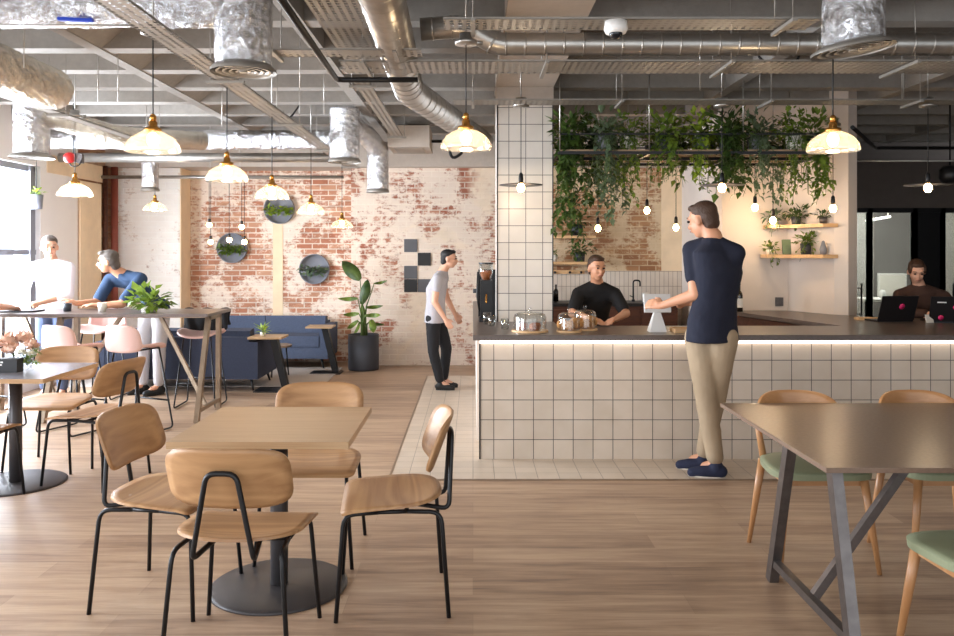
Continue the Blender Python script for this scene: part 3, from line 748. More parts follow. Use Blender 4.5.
# ------------------------------------------------------------------ dining furniture
def ply_chair(label, x, y, rz, group):
    t = thing('dining_chair', label, 'chair', (x, y, 0), rz, group)
    MB().pad(lambda u, v: Vector((u, v, .458 + .035*(u/.245)**2*(.5-.5*v/.215)*.7 - .05*max(0, (v-.12)/.1)**2*.35 + .02*max(0, (-v-.05)/.16)**2)), .245, .218, lambda s: 14 if s > 0 else 2.5, .013).out('seat', M['ply'], t)
    def bk(u, v): return Vector((u, -.225 - .36*v + .055*(u/.235)**2 , .708+v*.95))
    MB().pad(bk, .235, .125, lambda s: 4.3, .013).out('backrest', M['ply'], t)
    for sx in (-1, 1):
        for sy in (-1, 1):
            MB().tube(arc([(sx*.238, sy*.235, 0), (sx*.205, sy*.205, .435), (sx*.19, sy*.06, .437)], .05), .0095).out('leg', M['black_metal'], t)
    MB().tube([(-.19, -.07, .437), (-.19, .07, .437)], .0095).tube([(.19, -.07, .437), (.19, .07, .437)], .0095).tube([(-.19, .06, .437), (.19, .06, .437)], .0095).tube([(-.19, -.06, .437), (.19, -.06, .437)], .0095).out('seat_frame', M['black_metal'], t)
    pts = [(-.085, -.08, .44), (-.115, -.245, .418), (-.055, -.262, .738), (.055, -.262, .738), (.115, -.245, .418), (.085, -.08, .44)]
    MB().tube(arc(pts, .035), .0105).out('back_support', M['black_metal'], t)
    return t
G1 = 'oak and black steel chairs around the square oak table'
ply_chair('oak chair with its back to the camera, in front of the square oak table', -.895, 3.165, R(-3), G1)
ply_chair('oak chair on the left side of the square oak table, its back turned outwards', -1.365, 3.62, R(-98), G1)
ply_chair('oak chair on the right side of the square oak table, nearest the bar', -.36, 3.60, R(96), G1)
ply_chair('oak chair behind the square oak table, facing the camera', -.825, 4.14, R(180), G1)
G2 = 'oak and black steel chairs around the grey topped table'
ply_chair('oak chair right of the grey topped table, seen from behind', -2.53, 5.42, R(76), G2)
ply_chair('oak chair behind the grey topped table, its pale backrest rising below the pink stools', -3.02, 5.80, R(180), G2)
ply_chair('oak chair cut by the left photo edge, in front of the grey topped table', -3.07, 4.86, R(4), G2)
ply_chair('oak chair left of the grey topped table, mostly outside the photo', -3.62, 5.38, R(-90), G2)

def square_table(label, x, y, w, d, top, edge, rb, round_r):
    t = thing('pedestal_table', label, 'table', (x, y, 0))
    tt = MB().box((-w/2, -d/2, .722), (w/2, d/2, .75)).out('tabletop', M[edge], t, bevel=.002)
    MB().box((-w/2+.001, -d/2+.001, .75), (w/2-.001, d/2-.001, .7512)).out('surface', M[top], tt)
    MB().lathe([(0, .012), (.04, .012), (.04, .70), (0, .70)], 24).out('pedestal', M['dark_disc'], t)
    MB().box((-.2, -.03, .70), (.2, .03, .722)).box((-.03, -.2, .70), (.03, .2, .722)).out('top_bracket', M['black_metal'], t)
    MB().lathe([(0, 0), (round_r, 0), (round_r, .007), (round_r-.01, .013), (0, .013)], 56).out('base', M['dark_disc'], t)
    return t
square_table('square oak table on a round black pedestal base, nearest the camera', -.893, 3.71, .756, .756, 'table_top', 'ply_edge', .3, .312)
square_table('grey topped square table with a pale edge beside the windows', -3.04, 5.35, .76, .74, 'grey_top', 'ply_edge', .3, .312)

# sign box and flowers on the grey table
sb = thing('table_sign', 'black table sign box with small white lettering on the grey topped table', 'sign', (-3.0, 5.28, .7515))
MB().box((-.16, -.04, 0), (.03, .04, .088)).out('box', M['black_paint'], sb, bevel=.002)
lt = MB()
x = -.13
for i, wd in enumerate((.012, .008, .014, .008, .012)): lt.box((x, -.0412, .062), (x+wd, -.04, .072)); x += wd+.004
x = -.13
for i, wd in enumerate((.014, .010, .012, .016)): lt.box((x, -.0412, .046), (x+wd, -.04, .054)); x += wd+.004
lt.out('lettering', M['white'], sb)
vs = thing('flower_vase', 'small vase of peach and white flowers beside the black table sign', 'flowers', (-2.99, 5.40, .7515))
MB().lathe([(0, 0), (.035, 0), (.04, .05), (.022, .09), (.026, .10), (.018, .09), (0, .01)], 18).out('vase', M['clear_glass'], vs)
st = MB(); rnd = random.Random(3)
FL = [(-.13, 0, .17, .07, 'petal'), (-.04, .03, .19, .06, 'petal'), (.03, -.01, .15, .05, 'petal'), (-.09, -.05, .12, .05, 'petal'), (.0, -.06, .11, .032, 'petal_white'), (.05, -.04, .10, .028, 'petal_white'), (.02, .06, .13, .03, 'petal_white')]
for fx, fy, fz, r, mm in FL: st.tube([(0, 0, .03), (fx*.4, fy*.4, fz*.6), (fx, fy, fz)], .003, 5)
st.out('stem', M['stem'], vs)
for fx, fy, fz, r, mm in FL:
    f = MB()
    for k in range(26):
        a = rnd.uniform(0, 2*PI); e = rnd.uniform(-.3, 1.4)
        d = Vector((math.cos(a)*math.cos(e), math.sin(a)*math.cos(e), math.sin(e)))
        f.leaf(Vector((fx, fy, fz)) + d*r*.25, d, (rnd.uniform(-1,1), rnd.uniform(-1,1), 1), r*.95, r*.95, .6, -.3)
    f.out('flower', M[mm], vs)
f = MB()
for k in range(26):
    a = rnd.uniform(0, 2*PI); f.leaf((.05+rnd.uniform(-.03,.03), -.03+rnd.uniform(-.04,.04), rnd.uniform(.04,.14)), (math.cos(a), math.sin(a), rnd.uniform(-.6,.6)), (0,0,1), .055, .03)
f.out('leaves', M['leaf'], vs)

# green seated beech chairs
def beech_chair(label, x, y, rz, group):
    t = thing('upholstered_chair', label, 'chair', (x, y, 0), rz, group)
    MB().pad(lambda u, v: Vector((u*(1+.10*v/.22), v, .475 - .012*((u/.24)**2+(v/.22)**2))), .238, .225, lambda s: 3.4 if s > 0 else 3, .035).out('seat', M['green'], t)
    fr = MB()
    fr.bar((-.19, .15, .43), (.19, .15, .43), .022, .045).bar((-.17, -.17, .43), (.17, -.17, .43), .022, .045).bar((-.18, .16, .43), (-.165, -.17, .43), .022, .045).bar((.18, .16, .43), (.165, -.17, .43), .022, .045)
    fr.out('seat_frame', M['beech'], t)
    for sx in (-1, 1):
        for sy in (-1, 1):
            b = MB(); p0 = Vector((sx*.238, sy*.215, 0)); p1 = Vector((sx*.185, sy*.165, .455))
            b.tube([p0, p0.lerp(p1, .6), p1], [.011, .018, .021], 10)
            b.out('leg', M['beech'], t)
        MB().tube([(sx*.17, -.17, .42), (sx*.185, -.225, .60), (sx*.18, -.235, .68)], [.019, .016, .011], 10).out('back_post', M['beech'], t)
    def bk(u, v): return Vector((u, -.245 - .16*v + .10*(abs(u)/.215)**2.2, .675+v))
    MB().pad(bk, .215, .125, lambda s: 3.4 if s > 0 else 2.6, .016).out('backrest', M['beech_back'], t)
    return t
G3 = 'beech chairs with sage green seats around the long stone topped table'
beech_chair('green seated beech chair behind the stone topped table, nearer the standing man', 1.70, 4.05, R(180), G3)
beech_chair('green seated beech chair behind the stone topped table, at the right edge', 2.335, 4.05, R(180), G3)
beech_chair('green seated beech chair on the near side of the stone topped table', 1.85, 2.85, 0, G3)

def trestle_table(label, x0, x1, y0, y1, z, top, edge, legm, trx, legs, brace, w=.04, cross=.1, tht=.028, name='trestle_table', cat='table'):
    cx, cy = (x0+x1)/2, (y0+y1)/2
    t = thing(name, label, cat, (cx, cy, 0))
    MB().box((x0, y0, z-tht), (x1, y1, z)).out('tabletop', M[top], t, world=True, bevel=.002)
    yt0, yt1, yb0, yb1 = legs
    for x in trx:
        for (yt, yb) in ((yt0, yb0), (yt1, yb1)):
            MB().bar((x, yt, z-tht), (x, yb, .0), w, w*1.25, (0, 1, 0)).out('leg', M[legm], t, world=True)
        f = cross/z
        MB().bar((x, yb0+(yt0-yb0)*f, cross), (x, yb1+(yt1-yb1)*f, cross), w*.8, w*.8).out('cross_bar', M[legm], t, world=True)
        MB().bar((x, yt0-.02, z-tht-w/2), (x, yt1+.02, z-tht-w/2), w, w).out('top_bar', M[legm], t, world=True)
    ym = (yb0+yb1)/2
    for xa, xb in brace:
        MB().bar((xa, ym, cross), (xb, (yt0+yt1)/2, z-tht), w*.8, w*.8, (0, 1, 0)).out('brace', M[legm], t, world=True)
    MB().bar((min(trx), (yt0+yt1)/2, z-tht-.02), (max(trx), (yt0+yt1)/2, z-tht-.02), w*.8, .03).out('top_rail', M[legm], t, world=True)
    return t
trestle_table('long table with a glossy stone coloured top on steel trestle legs', 1.29, 3.5, 2.94, 4.2, .75, 'bronze_top', 'black_metal', 'steel_leg', (1.40, 3.3), (3.13, 3.54, 2.94, 3.77), ((1.42, 1.85), (3.28, 2.85)), w=.042, tht=.02)
trestle_table('high bar table with a brown top on steel trestles under the pendant row', -4.75, -2.42, 7.34, 8.05, .97, 'worktop', 'white', 'steel_warm', (-4.6, -3.86, -2.48), (7.55, 7.85, 7.22, 7.84), ((-2.5, -3.0), (-3.84, -3.35), (-3.88, -4.3)), w=.042, name='bar_table')

# pink stools with sled frames
def stool(label, x, y, rz, group='pink shell bar stools around the high table'):
    t = thing('bar_stool', label, 'stool', (x, y, 0), rz, group)
    def sh(u, v): return Vector((u, v, .725 + .03*(u/.2)**2 - .03*max(0, v/.2)**2))
    MB().pad(sh, .215, .20, lambda s: 3, .02).out('seat', M['pink'], t)
    def bk(u, v): return Vector((u*(1-.12*v/.12), -.205 - .12*v + .06*(u/.2)**2, .81+v))
    MB().pad(bk, .20, .115, lambda s: 4, .018).out('backrest', M['pink'], t)
    for sx in (-1, 1):
        fr = MB().tube(arc([(sx*.13, -.12, .71), (sx*.2, -.21, .012), (sx*.2, .21, .012), (sx*.13, .12, .71)], .04), .008).tube([(sx*.13, -.12, .71), (sx*.13, .12, .71)], .008)
        fr.out('side_frame', M['black_metal'], t)
    MB().tube([(-.185, .178, .25), (.185, .178, .25)], .008).tube([(-.185, -.178, .25), (.185, -.178, .25)], .008).out('foot_rail', M['black_metal'], t)
    MB().tube([(-.13, -.12, .705), (.13, -.12, .705)], .008).tube([(-.13, .12, .705), (.13, .12, .705)], .008).out('seat_frame', M['black_metal'], t)
    return t
stool('pink bar stool on the near side of the high table, second from the potted plant', -3.42, 6.90, R(-24))
stool('pink bar stool on the near side of the high table, below the potted plant', -2.88, 6.90, R(-24))
stool('pink bar stool at the left photo edge with a seated person', -4.20, 6.98, R(-20))
stool('pink bar stool with a black jacket, at the right end of the high table', -2.72, 8.05, R(-178))
stool('pink bar stool behind the high table between the two men', -3.93, 8.50, R(178))

# ------------------------------------------------------------------ lounge by the brick wall
o = MB().box((-4.75, 9.15, 0), (-1.72, 10.62, .012)).out('rug', M['rug'], bevel=.004); tag(o, 'pale grey rug under the blue sofas', 'rug')
def sofa(label, name, cx, cy, rz, W, D, bz, az, ncush, mat, armw=.11, legh=.13, backh=.62):
    t = thing(name, label, 'sofa', (cx, cy, .012), rz)   # front towards -Y of the local frame
    MB().box((-W/2+.006, -D/2+.006, legh+.004), (W/2-.006, D/2-.006, legh+.16)).out('base', M[mat], t, bevel=.015)
    for s in (-1, 1):
        MB().box((s*W/2, -D/2, legh), (s*(W/2-armw), D/2, az)).out('armrest', M[mat], t, bevel=.02)
    MB().box((-W/2+armw-.01, D/2-.14, legh+.002), (W/2-armw+.01, D/2-.003, backh-.04)).out('back_frame', M[mat], t, bevel=.02)
    cw = (W-2*armw)/ncush
    for i in range(ncush):
        x0 = -W/2+armw+i*cw
        MB().box((x0+.004, -D/2-.01, legh+.16), (x0+cw-.004, D/2-.14, legh+.30)).out('seat_cushion', M[mat], t, bevel=.03)
        MB().box((x0+.004, D/2-.30, legh+.28), (x0+cw-.004, D/2-.12, backh+.03), rot=(R(-6), 0, 0)).out('back_cushion', M[mat], t, bevel=.035)
    for sx in (-1, 1):
        for sy in (-1, 1):
            MB().tube([(sx*(W/2-.06), sy*(D/2-.06), 0), (sx*(W/2-.10), sy*(D/2-.10), legh+.01)], [.011, .018], 8).out('leg', M['black_metal'], t)
    return t
sofa('slate blue two-seat sofa against the exposed brick wall', 'sofa', -2.82, 10.84, 0, 1.86, .76, .3, .55, 2, 'blue')
sofa('navy sofa with its back to the camera, behind the high table', 'sofa', -3.24, 9.20, R(180), 1.78, .84, .3, .54, 2, 'navy', backh=.63)

def c_table(label, cx, cy, z, w, d, flip=1):
    t = thing('side_table', label, 'side table', (cx, cy, .0))
    MB().box((-w/2, -d/2, z-.022), (w/2, d/2, z)).out('tabletop', M['table_top'], t, bevel=.003)
    b = MB(); x = w*.2*flip
    v = [b.bm.verts.new(q) for q in ((x+.09,-.05,.01),(x+.16,-.05,.01),(x+.16,.05,.01),(x+.09,.05,.01),(x-.05,-.05,z-.022),(x+.03,-.05,z-.022),(x+.03,.05,z-.022),(x-.05,.05,z-.022))]
    for q in ((0,3,2,1),(4,5,6,7),(0,1,5,4),(1,2,6,5),(2,3,7,6),(3,0,4,7)): b.face([v[i] for i in q])
    b.out('pedestal', M['black_metal'], t)
    MB().box((-w*.35, -d*.45, .0), (x+.20, d*.45, .014)).out('base', M['black_metal'], t, bevel=.002)
    return t
c_table('pale topped side table with a small succulent, beside the navy sofa', -2.27, 8.93, .605, .37, .34)
c_table('pale topped side table between the slate blue sofa and the planter', -1.93, 10.2, .60, .33, .30)
t = thing('coffee_table', 'low round table standing on the rug between the sofas', 'coffee table', (-2.42, 9.9, .012))
MB().disc((0, 0, .36), .19, .022, 32).out('tabletop', M['steel_warm'], t)
for k in range(3):
    a = 2*PI*k/3+.4; MB().tube([(.15*math.cos(a), .15*math.sin(a), 0), (.12*math.cos(a), .12*math.sin(a), .36)], .01).out('leg', M['black_metal'], t)

# ------------------------------------------------------------------ plants
def foliage(mb, n, c, spread, L, rnd, up=.4, W=.55):
    for k in range(n):
        a = rnd.uniform(0, 2*PI); e = rnd.uniform(-.5, 1.2)
        d = Vector((math.cos(a)*math.cos(e), math.sin(a)*math.cos(e), math.sin(e)+up*.3))
        p = Vector(c) + Vector((d.x*spread[0], d.y*spread[1], abs(d.z)*spread[2]))*rnd.uniform(.2, 1)
        l = L*rnd.uniform(.7, 1.2)
        mb.leaf(p, d+Vector((rnd.uniform(-.5,.5), rnd.uniform(-.5,.5), rnd.uniform(-.5,.3))), (rnd.uniform(-.4,.4), rnd.uniform(-.4,.4), 1), l, l*W, .3, .2)
def vine(mb, stem, p0, length, rnd, L=.05, dens=26, sway=.08):
    n = max(3, int(length/.08)); pts = [Vector(p0)]; v = Vector((rnd.uniform(-1,1), rnd.uniform(-1,.3), 0))*.05
    for i in range(n):
        v = Vector((rnd.uniform(-1,1)*sway*.25, rnd.uniform(-1,1)*sway*.25, 0)) + v*.5
        pts.append(pts[-1] + Vector((v.x, v.y, -length/n)))
    stem.tube(pts, .0022, 4)
    for i in range(int(length*dens)):
        t = rnd.random()*(len(pts)-1); k = int(t); p = pts[k].lerp(pts[min(k+1, len(pts)-1)], t-k)
        a = rnd.uniform(0, 2*PI); l = L*rnd.uniform(.6, 1.25)
        mb.leaf(p, (math.cos(a), math.sin(a), rnd.uniform(-1.1, .2)), (rnd.uniform(-.3,.3), rnd.uniform(-.3,.3), 1), l, l*.62, .2, .25)
def pot_plant(name, label, loc, r, h, potm, leafm, seed, n=60, spread=(.12,.12,.16), L=.07, vines=0, vlen=.4, W=.6, group=None, vdir=None, cat='plant', dens=26, rz=0):
    rnd = random.Random(seed)
    t = thing(name, label, cat, loc, rz, group)
    MB().lathe([(0, 0), (r*.82, 0), (r, h), (r*.92, h), (r*.88, h*.85), (0, h*.85)], 22).out('pot', M[potm], t)
    MB().disc((0, 0, h*.84), r*.88, .004, 18).out('soil', M['soil'], t)
    f = MB(); s = MB()
    foliage(f, n, (0, 0, h), spread, L, rnd, W=W)
    for k in range(5):
        a = rnd.uniform(0, 2*PI); s.tube([(0, 0, h*.8), (math.cos(a)*spread[0]*.5, math.sin(a)*spread[1]*.5, h+spread[2]*.6)], .003, 4)
    for k in range(vines):
        a = rnd.uniform(0, 2*PI) if vdir is None else vdir+rnd.uniform(-1.1, 1.1)
        vl = vlen*rnd.uniform(.4, 1.0)
        e0 = Vector((math.cos(a)*r*1.15, math.sin(a)*r*1.15, h+.01))
        s.tube([(0, 0, h*.85), (e0.x*.6, e0.y*.6, h+.04), e0], .0025, 4)
        vine(f, s, e0, vl, rnd, L*.85, dens)
    s.out('stem', M['stem'], t)
    f.out('leaves', M[leafm], t)
    return t

pot_plant('succulent', 'small spiky green succulent on the side table by the navy sofa', (-2.33, 8.93, .606), .035, .04, 'off_white', 'leaf_lime', 5, n=26, spread=(.03,.03,.05), L=.10, W=.22)
pot_plant('potted_plant', 'leafy pothos in a low pot on the high table before the leaning man', (-3.05, 7.56, .971), .07, .06, 'off_white', 'leaf', 6, n=120, spread=(.20,.12,.17), L=.095, vines=4, vlen=.07, W=.7)

# big planter with a bird of paradise
pl = thing('planter', 'tall leafy bird of paradise plant in a round charcoal planter against the washed brick wall', 'plant', (-1.43, 10.52, 0))
MB().lathe([(0, .0), (.195, .0), (.20, .03), (.20, .46), (.185, .46), (.18, .42), (0, .42)], 40).out('pot', M['char_pot'], pl)
MB().disc((0, 0, .42), .18, .006, 30).out('soil', M['soil'], pl)
def big_leaf(tip_px, base_px, W, dy=0, bend=.06, n=8):
    """a broad leaf from where its stalk ends to its tip, with a stalk out of the pot"""
    A = P(*base_px, 10.5+dy) - pl.location; B = P(*tip_px, 10.5+dy*2.0) - pl.location
    s = MB(); root = Vector((random.uniform(-.04, .04), random.uniform(-.04, .04), .42))
    mid = root.lerp(A, .5) + Vector((-(A.x)*.25, 0, .05)); s.tube([root, mid, A, A.lerp(B, .3)], [.012, .010, .006, .004], 6)
    s.out('stalk', M['stem'], pl)
    m = MB(); d = (B-A); side = d.cross(Vector((0, -1, .35))).normalized(); nn = side.cross(d).normalized()
    L = []
    for i in range(n+1):
        u = i/n; w = W/2*math.sin(PI*min(1, u*.93+.05))**.7*(1-.25*u)
        if i == n: w = .002
        c = A + d*u + nn*(-bend*math.sin(PI*u)) + Vector((0, 0, -.04*u*u))
        L.append([m.bm.verts.new(c + side*w + nn*.02), m.bm.verts.new(c), m.bm.verts.new(c - side*w + nn*.02)])
    for a, b in zip(L, L[1:]):
        m.face([a[0], a[1], b[1], b[0]], True); m.face([a[1], a[2], b[2], b[1]], True)
    ob = m.out('leaf', M['leaf_dark' if W > .12 else 'leaf'], pl)
    sm = ob.modifiers.new('thickness', 'SOLIDIFY'); sm.thickness = .003
for a in (((342,258),(360,280),.20,.0), ((368,276),(362,304),.15,-.06), ((387,278),(374,284),.05,.05), ((338,296),(358,299),.07,.0), ((343,312),(359,314),.07,-.05),
          ((383,303),(366,308),.06,.03), ((381,312),(365,316),.07,-.08), ((347,326),(358,321),.07,-.1), ((374,330),(371,320),.11,-.08), ((352,335),(360,322),.05,.1), ((384,322),(368,323),.06,.1), ((362,300),(364,330),.09,.04)):
    big_leaf(*a)

# round wall trays with greenery
def wall_tray(px, py, label, lm, seed, Y=11.27):
    p = P(px, py, Y-.001); t = thing('wall_planter', label, 'wall planter', p)
    MB().lathe([(0, 0), (.205, 0), (.21, .005), (.21, .075), (.20, .075), (.198, .012), (0, .012)], 44, axis=(0, -1, 0)).out('tray', M['grey_pot'], t)
    b = MB()
    for k in range(14):
        a0 = PI+PI*k/14; a1 = PI+PI*(k+1)/14
    b.box((-.185, -.072, -.09), (.185, -.012, -.03)).out('pocket', M['grey_pot'], t)
    rnd = random.Random(seed); f = MB()
    for k in range(95):
        x = rnd.uniform(-.17, .17); a = rnd.uniform(-.3, PI+.3)
        f.leaf((x, rnd.uniform(-.12, -.05), rnd.uniform(-.07, .02)), (rnd.uniform(-1,1), rnd.uniform(-1,-.1), rnd.uniform(-.5,.8)), (0, -.5, 1), rnd.uniform(.06, .10), .045)
    f.out('leaves', M[lm], t)
wall_tray(280, 209, 'round grey wall planter with bright green foliage behind the pendant lamp, highest of the three', 'leaf_lime', 1)
wall_tray(233, 248, 'round grey wall planter with green foliage behind the bare bulbs', 'leaf', 2)
wall_tray(315, 269, 'round grey wall planter with sage leaves above the slate blue sofa', 'leaf_sage', 3)

# square panels on the washed brick wall
for (x0, y0, mt, lab) in ((404, 239, 'panel_grey', 'topmost grey square panel on the washed brick wall'), (417.6, 252.6, 'black_paint', 'black square panel stepped to the right on the washed brick wall'),
        (404, 265.7, 'panel_grey', 'grey square panel directly above the lowest black panel'), (404, 279, 'black_paint', 'lowest black square panel on the washed brick wall'), (417.6, 279, 'panel_grey', 'grey square panel beside the walking man at elbow height')):
    a = P(x0, y0, 10.89); b = P(x0+13.3, y0+13.2, 10.89)
    o = MB().box((a.x+.002, 10.885, b.z+.002), (b.x-.002, 10.9, a.z-.002)).out('wall_panel', M[mt]); tag(o, lab, 'wall panel')

# hanging pot on the window frame
hp = pot_plant('hanging_planter', 'small grey hanging pot with trailing green by the window frame', P(36.5, 209, 8.95), .07, .16, 'grey_pot', 'leaf_lime', 8, n=26, spread=(.07,.07,.06), L=.06, vines=2, vlen=.12)
MB().tube([(0, 0, .15), (0, 0, .80)], .004).out('hanger', M['black_metal'], hp)

# corner-shelf plants and others on the wooden shelves
pot_plant('shelf_plant', 'trailing plant in a black pot, middle of the upper corner shelf', (3.26, 8.12, 1.811), .05, .08, 'char_pot', 'leaf_dark', 20, n=70, spread=(.13,.1,.13), L=.06, vines=5, vlen=.16, vdir=-2.2)
pot_plant('shelf_plant', 'leafy plant at the left end of the upper corner shelf', (3.05, 8.18, 1.811), .045, .06, 'char_pot', 'leaf_sage', 21, n=50, spread=(.10,.08,.08), L=.06, vines=5, vlen=.22, vdir=-2.0)
pot_plant('shelf_plant', 'small plant in a clay coloured pot at the right end of the upper corner shelf', (3.42, 7.86, 1.811), .04, .07, 'steel_leg', 'leaf_dark', 22, n=30, spread=(.07,.06,.06), L=.05)
pot_plant('shelf_plant', 'ivy in a charcoal pot on the lower corner shelf beside the grey vase', (3.32, 8.03, 1.511), .055, .11, 'char_pot', 'leaf', 23, n=70, spread=(.11,.09,.1), L=.06, vines=4, vlen=.2, vdir=-2.2)
pot_plant('shelf_plant', 'loose ivy spilling over the left of the lower corner shelf', (3.02, 8.18, 1.511), .04, .05, 'off_white', 'leaf', 24, n=30, spread=(.10,.07,.08), L=.05, vines=6, vlen=.2, vdir=-1.2)
pot_plant('shelf_plant', 'trailing plant in a charcoal pot on the lower shelf behind the bar', (1.42, 10.7, 1.406), .075, .13, 'char_pot', 'leaf_dark', 25, n=60, spread=(.2,.12,.2), L=.07, vines=6, vlen=.2, vdir=-1.8)
pot_plant('shelf_plant', 'bushy dark plant on the upper shelf behind the bar', (1.38, 10.7, 1.751), .08, .14, 'char_pot', 'leaf_dark', 26, n=80, spread=(.16,.12,.2), L=.08, vines=8, vlen=.4, vdir=-1.6)
pot_plant('shelf_plant', 'small plant in a white pot on the lower shelf behind the bar', (1.08, 10.72, 1.406), .05, .09, 'off_white', 'leaf', 27, n=26, spread=(.07,.07,.07), L=.05)

# hanging rack over the bar full of plants
RZ = 2.40
rk = thing('hanging_plant_rack', 'black steel and timber rack hung from the ceiling over the bar, carrying the plants', 'plant rack', (1.9, 7.3, RZ))
fr = MB()
for y in (6.85, 7.3, 7.78): fr.bar((.74, y, RZ-.02), (3.06, y, RZ-.02), .025, .025)
for x in (.74, 1.5, 2.3, 3.06): fr.bar((x, 6.85, RZ-.02), (x, 7.78, RZ-.02), .025, .025)
for y in (6.85, 7.78): fr.bar((.74, y, RZ+.14), (3.06, y, RZ+.14), .012, .012)
fr.out('frame', M['black_metal'], rk, world=True)
for i, y in enumerate((6.93, 7.08, 7.23, 7.40, 7.55, 7.70)):
    MB().box((.75, y-.045, RZ-.006), (3.05, y+.045, RZ+.012)).out('timber_board', M['table_top'], rk, world=True)
for x in (.74, 1.5, 2.3, 3.06):
    for y in (6.85, 7.78): MB().tube([(x, y, RZ), (x, y, 3.31)], .006, 6).out('hanger', M['galv'], rk, world=True)
LAB = ['broad dark leaves', 'fine trailing ivy', 'lime green trailing stems', 'grey green foliage', 'bushy green leaves']
posr = [('far left', .84), ('second from the left', 1.10), ('left of the middle', 1.38), ('over the barista', 1.66), ('just left of centre', 1.94), ('just right of centre', 2.22), ('above the navy shirted man', 2.48), ('second from the right', 2.74), ('far right', 2.98)]
for row, (y, rn) in enumerate(((6.98, 'front'), (7.58, 'rear'))):
    for i, (pn, x) in enumerate(posr):
        k = (i*3+row*2) % 5
        lm = ['leaf_dark', 'leaf', 'leaf_lime', 'leaf_sage', 'leaf'][k]
        if i in (0, 1): vl = .90 if row == 0 else .62
        elif i in (2,): vl = .66
        elif i in (3, 4): vl = .42
        elif i in (8, 7): vl = .6
        else: vl = .54
        if lm == 'leaf_lime': lm = 'leaf_lime' if row == 0 else 'leaf'
        pot_plant('hanging_plant', 'plant with %s, %s row of hanging rack, %s' % (LAB[k], rn, pn), (x+.04*math.sin(i*2+row), y+.03*math.cos(i*3), RZ+.013), .075, .12, ['char_pot', 'grey_pot', 'off_white', 'char_pot', 'grey_pot'][(i+row) % 5], lm, 40+i+row*20,
                  n=125, spread=(.19,.16,.24), L=[.10, .055, .07, .075, .08][k], vines=17 if row == 0 else 10, vlen=vl, W=[.5, .7, .7, .45, .6][k], group=None, vdir=-PI/2, dens=38)

# ------------------------------------------------------------------ lamps
def bulb_light(parent, z, power, col=(1, .80, .56), r=.035):
    d = bpy.data.lights.new('lamp_light', 'POINT'); d.energy = power; d.color = col; d.shadow_soft_size = r
    o = bpy.data.objects.new('lamp_light', d); COL.objects.link(o); o.parent = parent; o.location = (0, 0, z)
ZR = 2.70
def pendant(px, py, Y, label, power=16, zt=2.66):
    p = P(px, py, Y)     # rim of the shade
    t = thing('pendant_lamp', label, 'lamp', p, 0, 'ribbed glass pendant lamps')
    MB().lathe([(.134, 0), (.136, .012), (.126, .040), (.104, .070), (.066, .094), (.034, .108)], 72, rib=.012).out('glass_shade', M['shade_glass'], t)
    MB().lathe([(.0, .155), (.020, .155), (.022, .150), (.022, .128), (.042, .122), (.042, .100), (.036, .100), (.030, .118), (0, .118)], 24).lathe([(0, .155), (.016, .155), (.016, .185), (.007, .195), (0, .195)], 18).out('brass_holder', M['brass'], t)
    MB().ball((0, 0, .062), (.030, .030, .038), 16, 10).out('bulb', M['bulb_big'], t)
    h = zt - p.z
    MB().tube([(0, 0, .19), (0, 0, h)], .0035, 6).out('cord', M['cord'], t)
    MB().lathe([(0, h+.05), (.035, h+.05), (.035, h+.012), (.060, h+.010), (.060, h-.010), (0, h-.012)], 20).tube([(.03, 0, h), (.09, 0, h)], .012, 8).out('ceiling_box', M['galv'], t)
    MB().tube([(0, 0, h+.05), (0, 0, ZC+.004-p.z)], .005, 6).out('hanger', M['galv'], t)
    bulb_light(t, .005, power)
    return t
XT = -1.62
for (px, py, lab, Y) in ((153, 152, 'ribbed glass pendant with brass holder, nearest lamp of the diagonal row at left', 4.12), (227, 181, 'ribbed glass pendant, second lamp of the diagonal row', 5.30),
     (272, 199, 'ribbed glass pendant, third lamp of the row, before the highest wall planter', 6.45), (311, 214, 'ribbed glass pendant, fourth lamp of the row', 8.05), (342, 228, 'smallest ribbed glass pendant at the far end of the row', 9.9),
     (466, 149, 'ribbed glass pendant in the middle of the room, left of the tiled column', 4.32), (833, 151, 'ribbed glass pendant behind the right foil duct', 4.36), (75, 196, 'ribbed glass pendant over the high table beside the red alarm', 6.67), (155, 211, 'small ribbed glass pendant before the white brick pier', 9.6)):
    Y2 = Y
    pendant(px, py, Y2, lab, 7 if Y < 7 else 5)
def disc_pendant(px, py, Y, label, shade=True, power=6, zt=2.69):
    p = P(px, py, Y)
    t = thing('disc_pendant' if shade else 'bare_bulb_lamp', label, 'lamp', p, 0, 'flat disc pendants above the bar front' if shade else 'bare bulbs on black cords')
    MB().lathe([(0, -.042), (.020, -.036), (.031, -.012), (.029, .008), (.014, .03), (0, .034)], 16).out('bulb', M['bulb'], t)
    MB().lathe([(0, .03), (.016, .03), (.019, .06), (.016, .10), (.005, .115), (0, .115)], 16).out('bulb_holder', M['black_metal'], t)
    if shade:
        MB().lathe([(.018, .034), (.17, .018), (.172, .014), (.018, .028)], 44).out('disc_shade', M['dark_disc'], t)
    h = zt-p.z
    MB().tube([(0, 0, .11), (0, 0, h)], .0035, 6).out('cord', M['cord'], t)
    MB().lathe([(0, h+.06), (.045, h+.06), (.045, h+.012), (.065, h+.010), (.065, h-.01), (0, h-.012)], 20).out('ceiling_box', M['galv'], t)
    MB().tube([(0, 0, h+.06), (0, 0, ZC+.004-p.z)], .005, 6).out('hanger', M['galv'], t)
    bulb_light(t, -.062, power, r=.02)
    return t
disc_pendant(521, 187, 6.35, 'flat disc pendant with a lit bulb in front of the tiled column')
disc_pendant(722, 187, 6.35, 'flat disc pendant with a lit bulb above the navy shirted man')
disc_pendant(928, 187, 6.35, 'flat disc pendant with a lit bulb above the woman in brown')
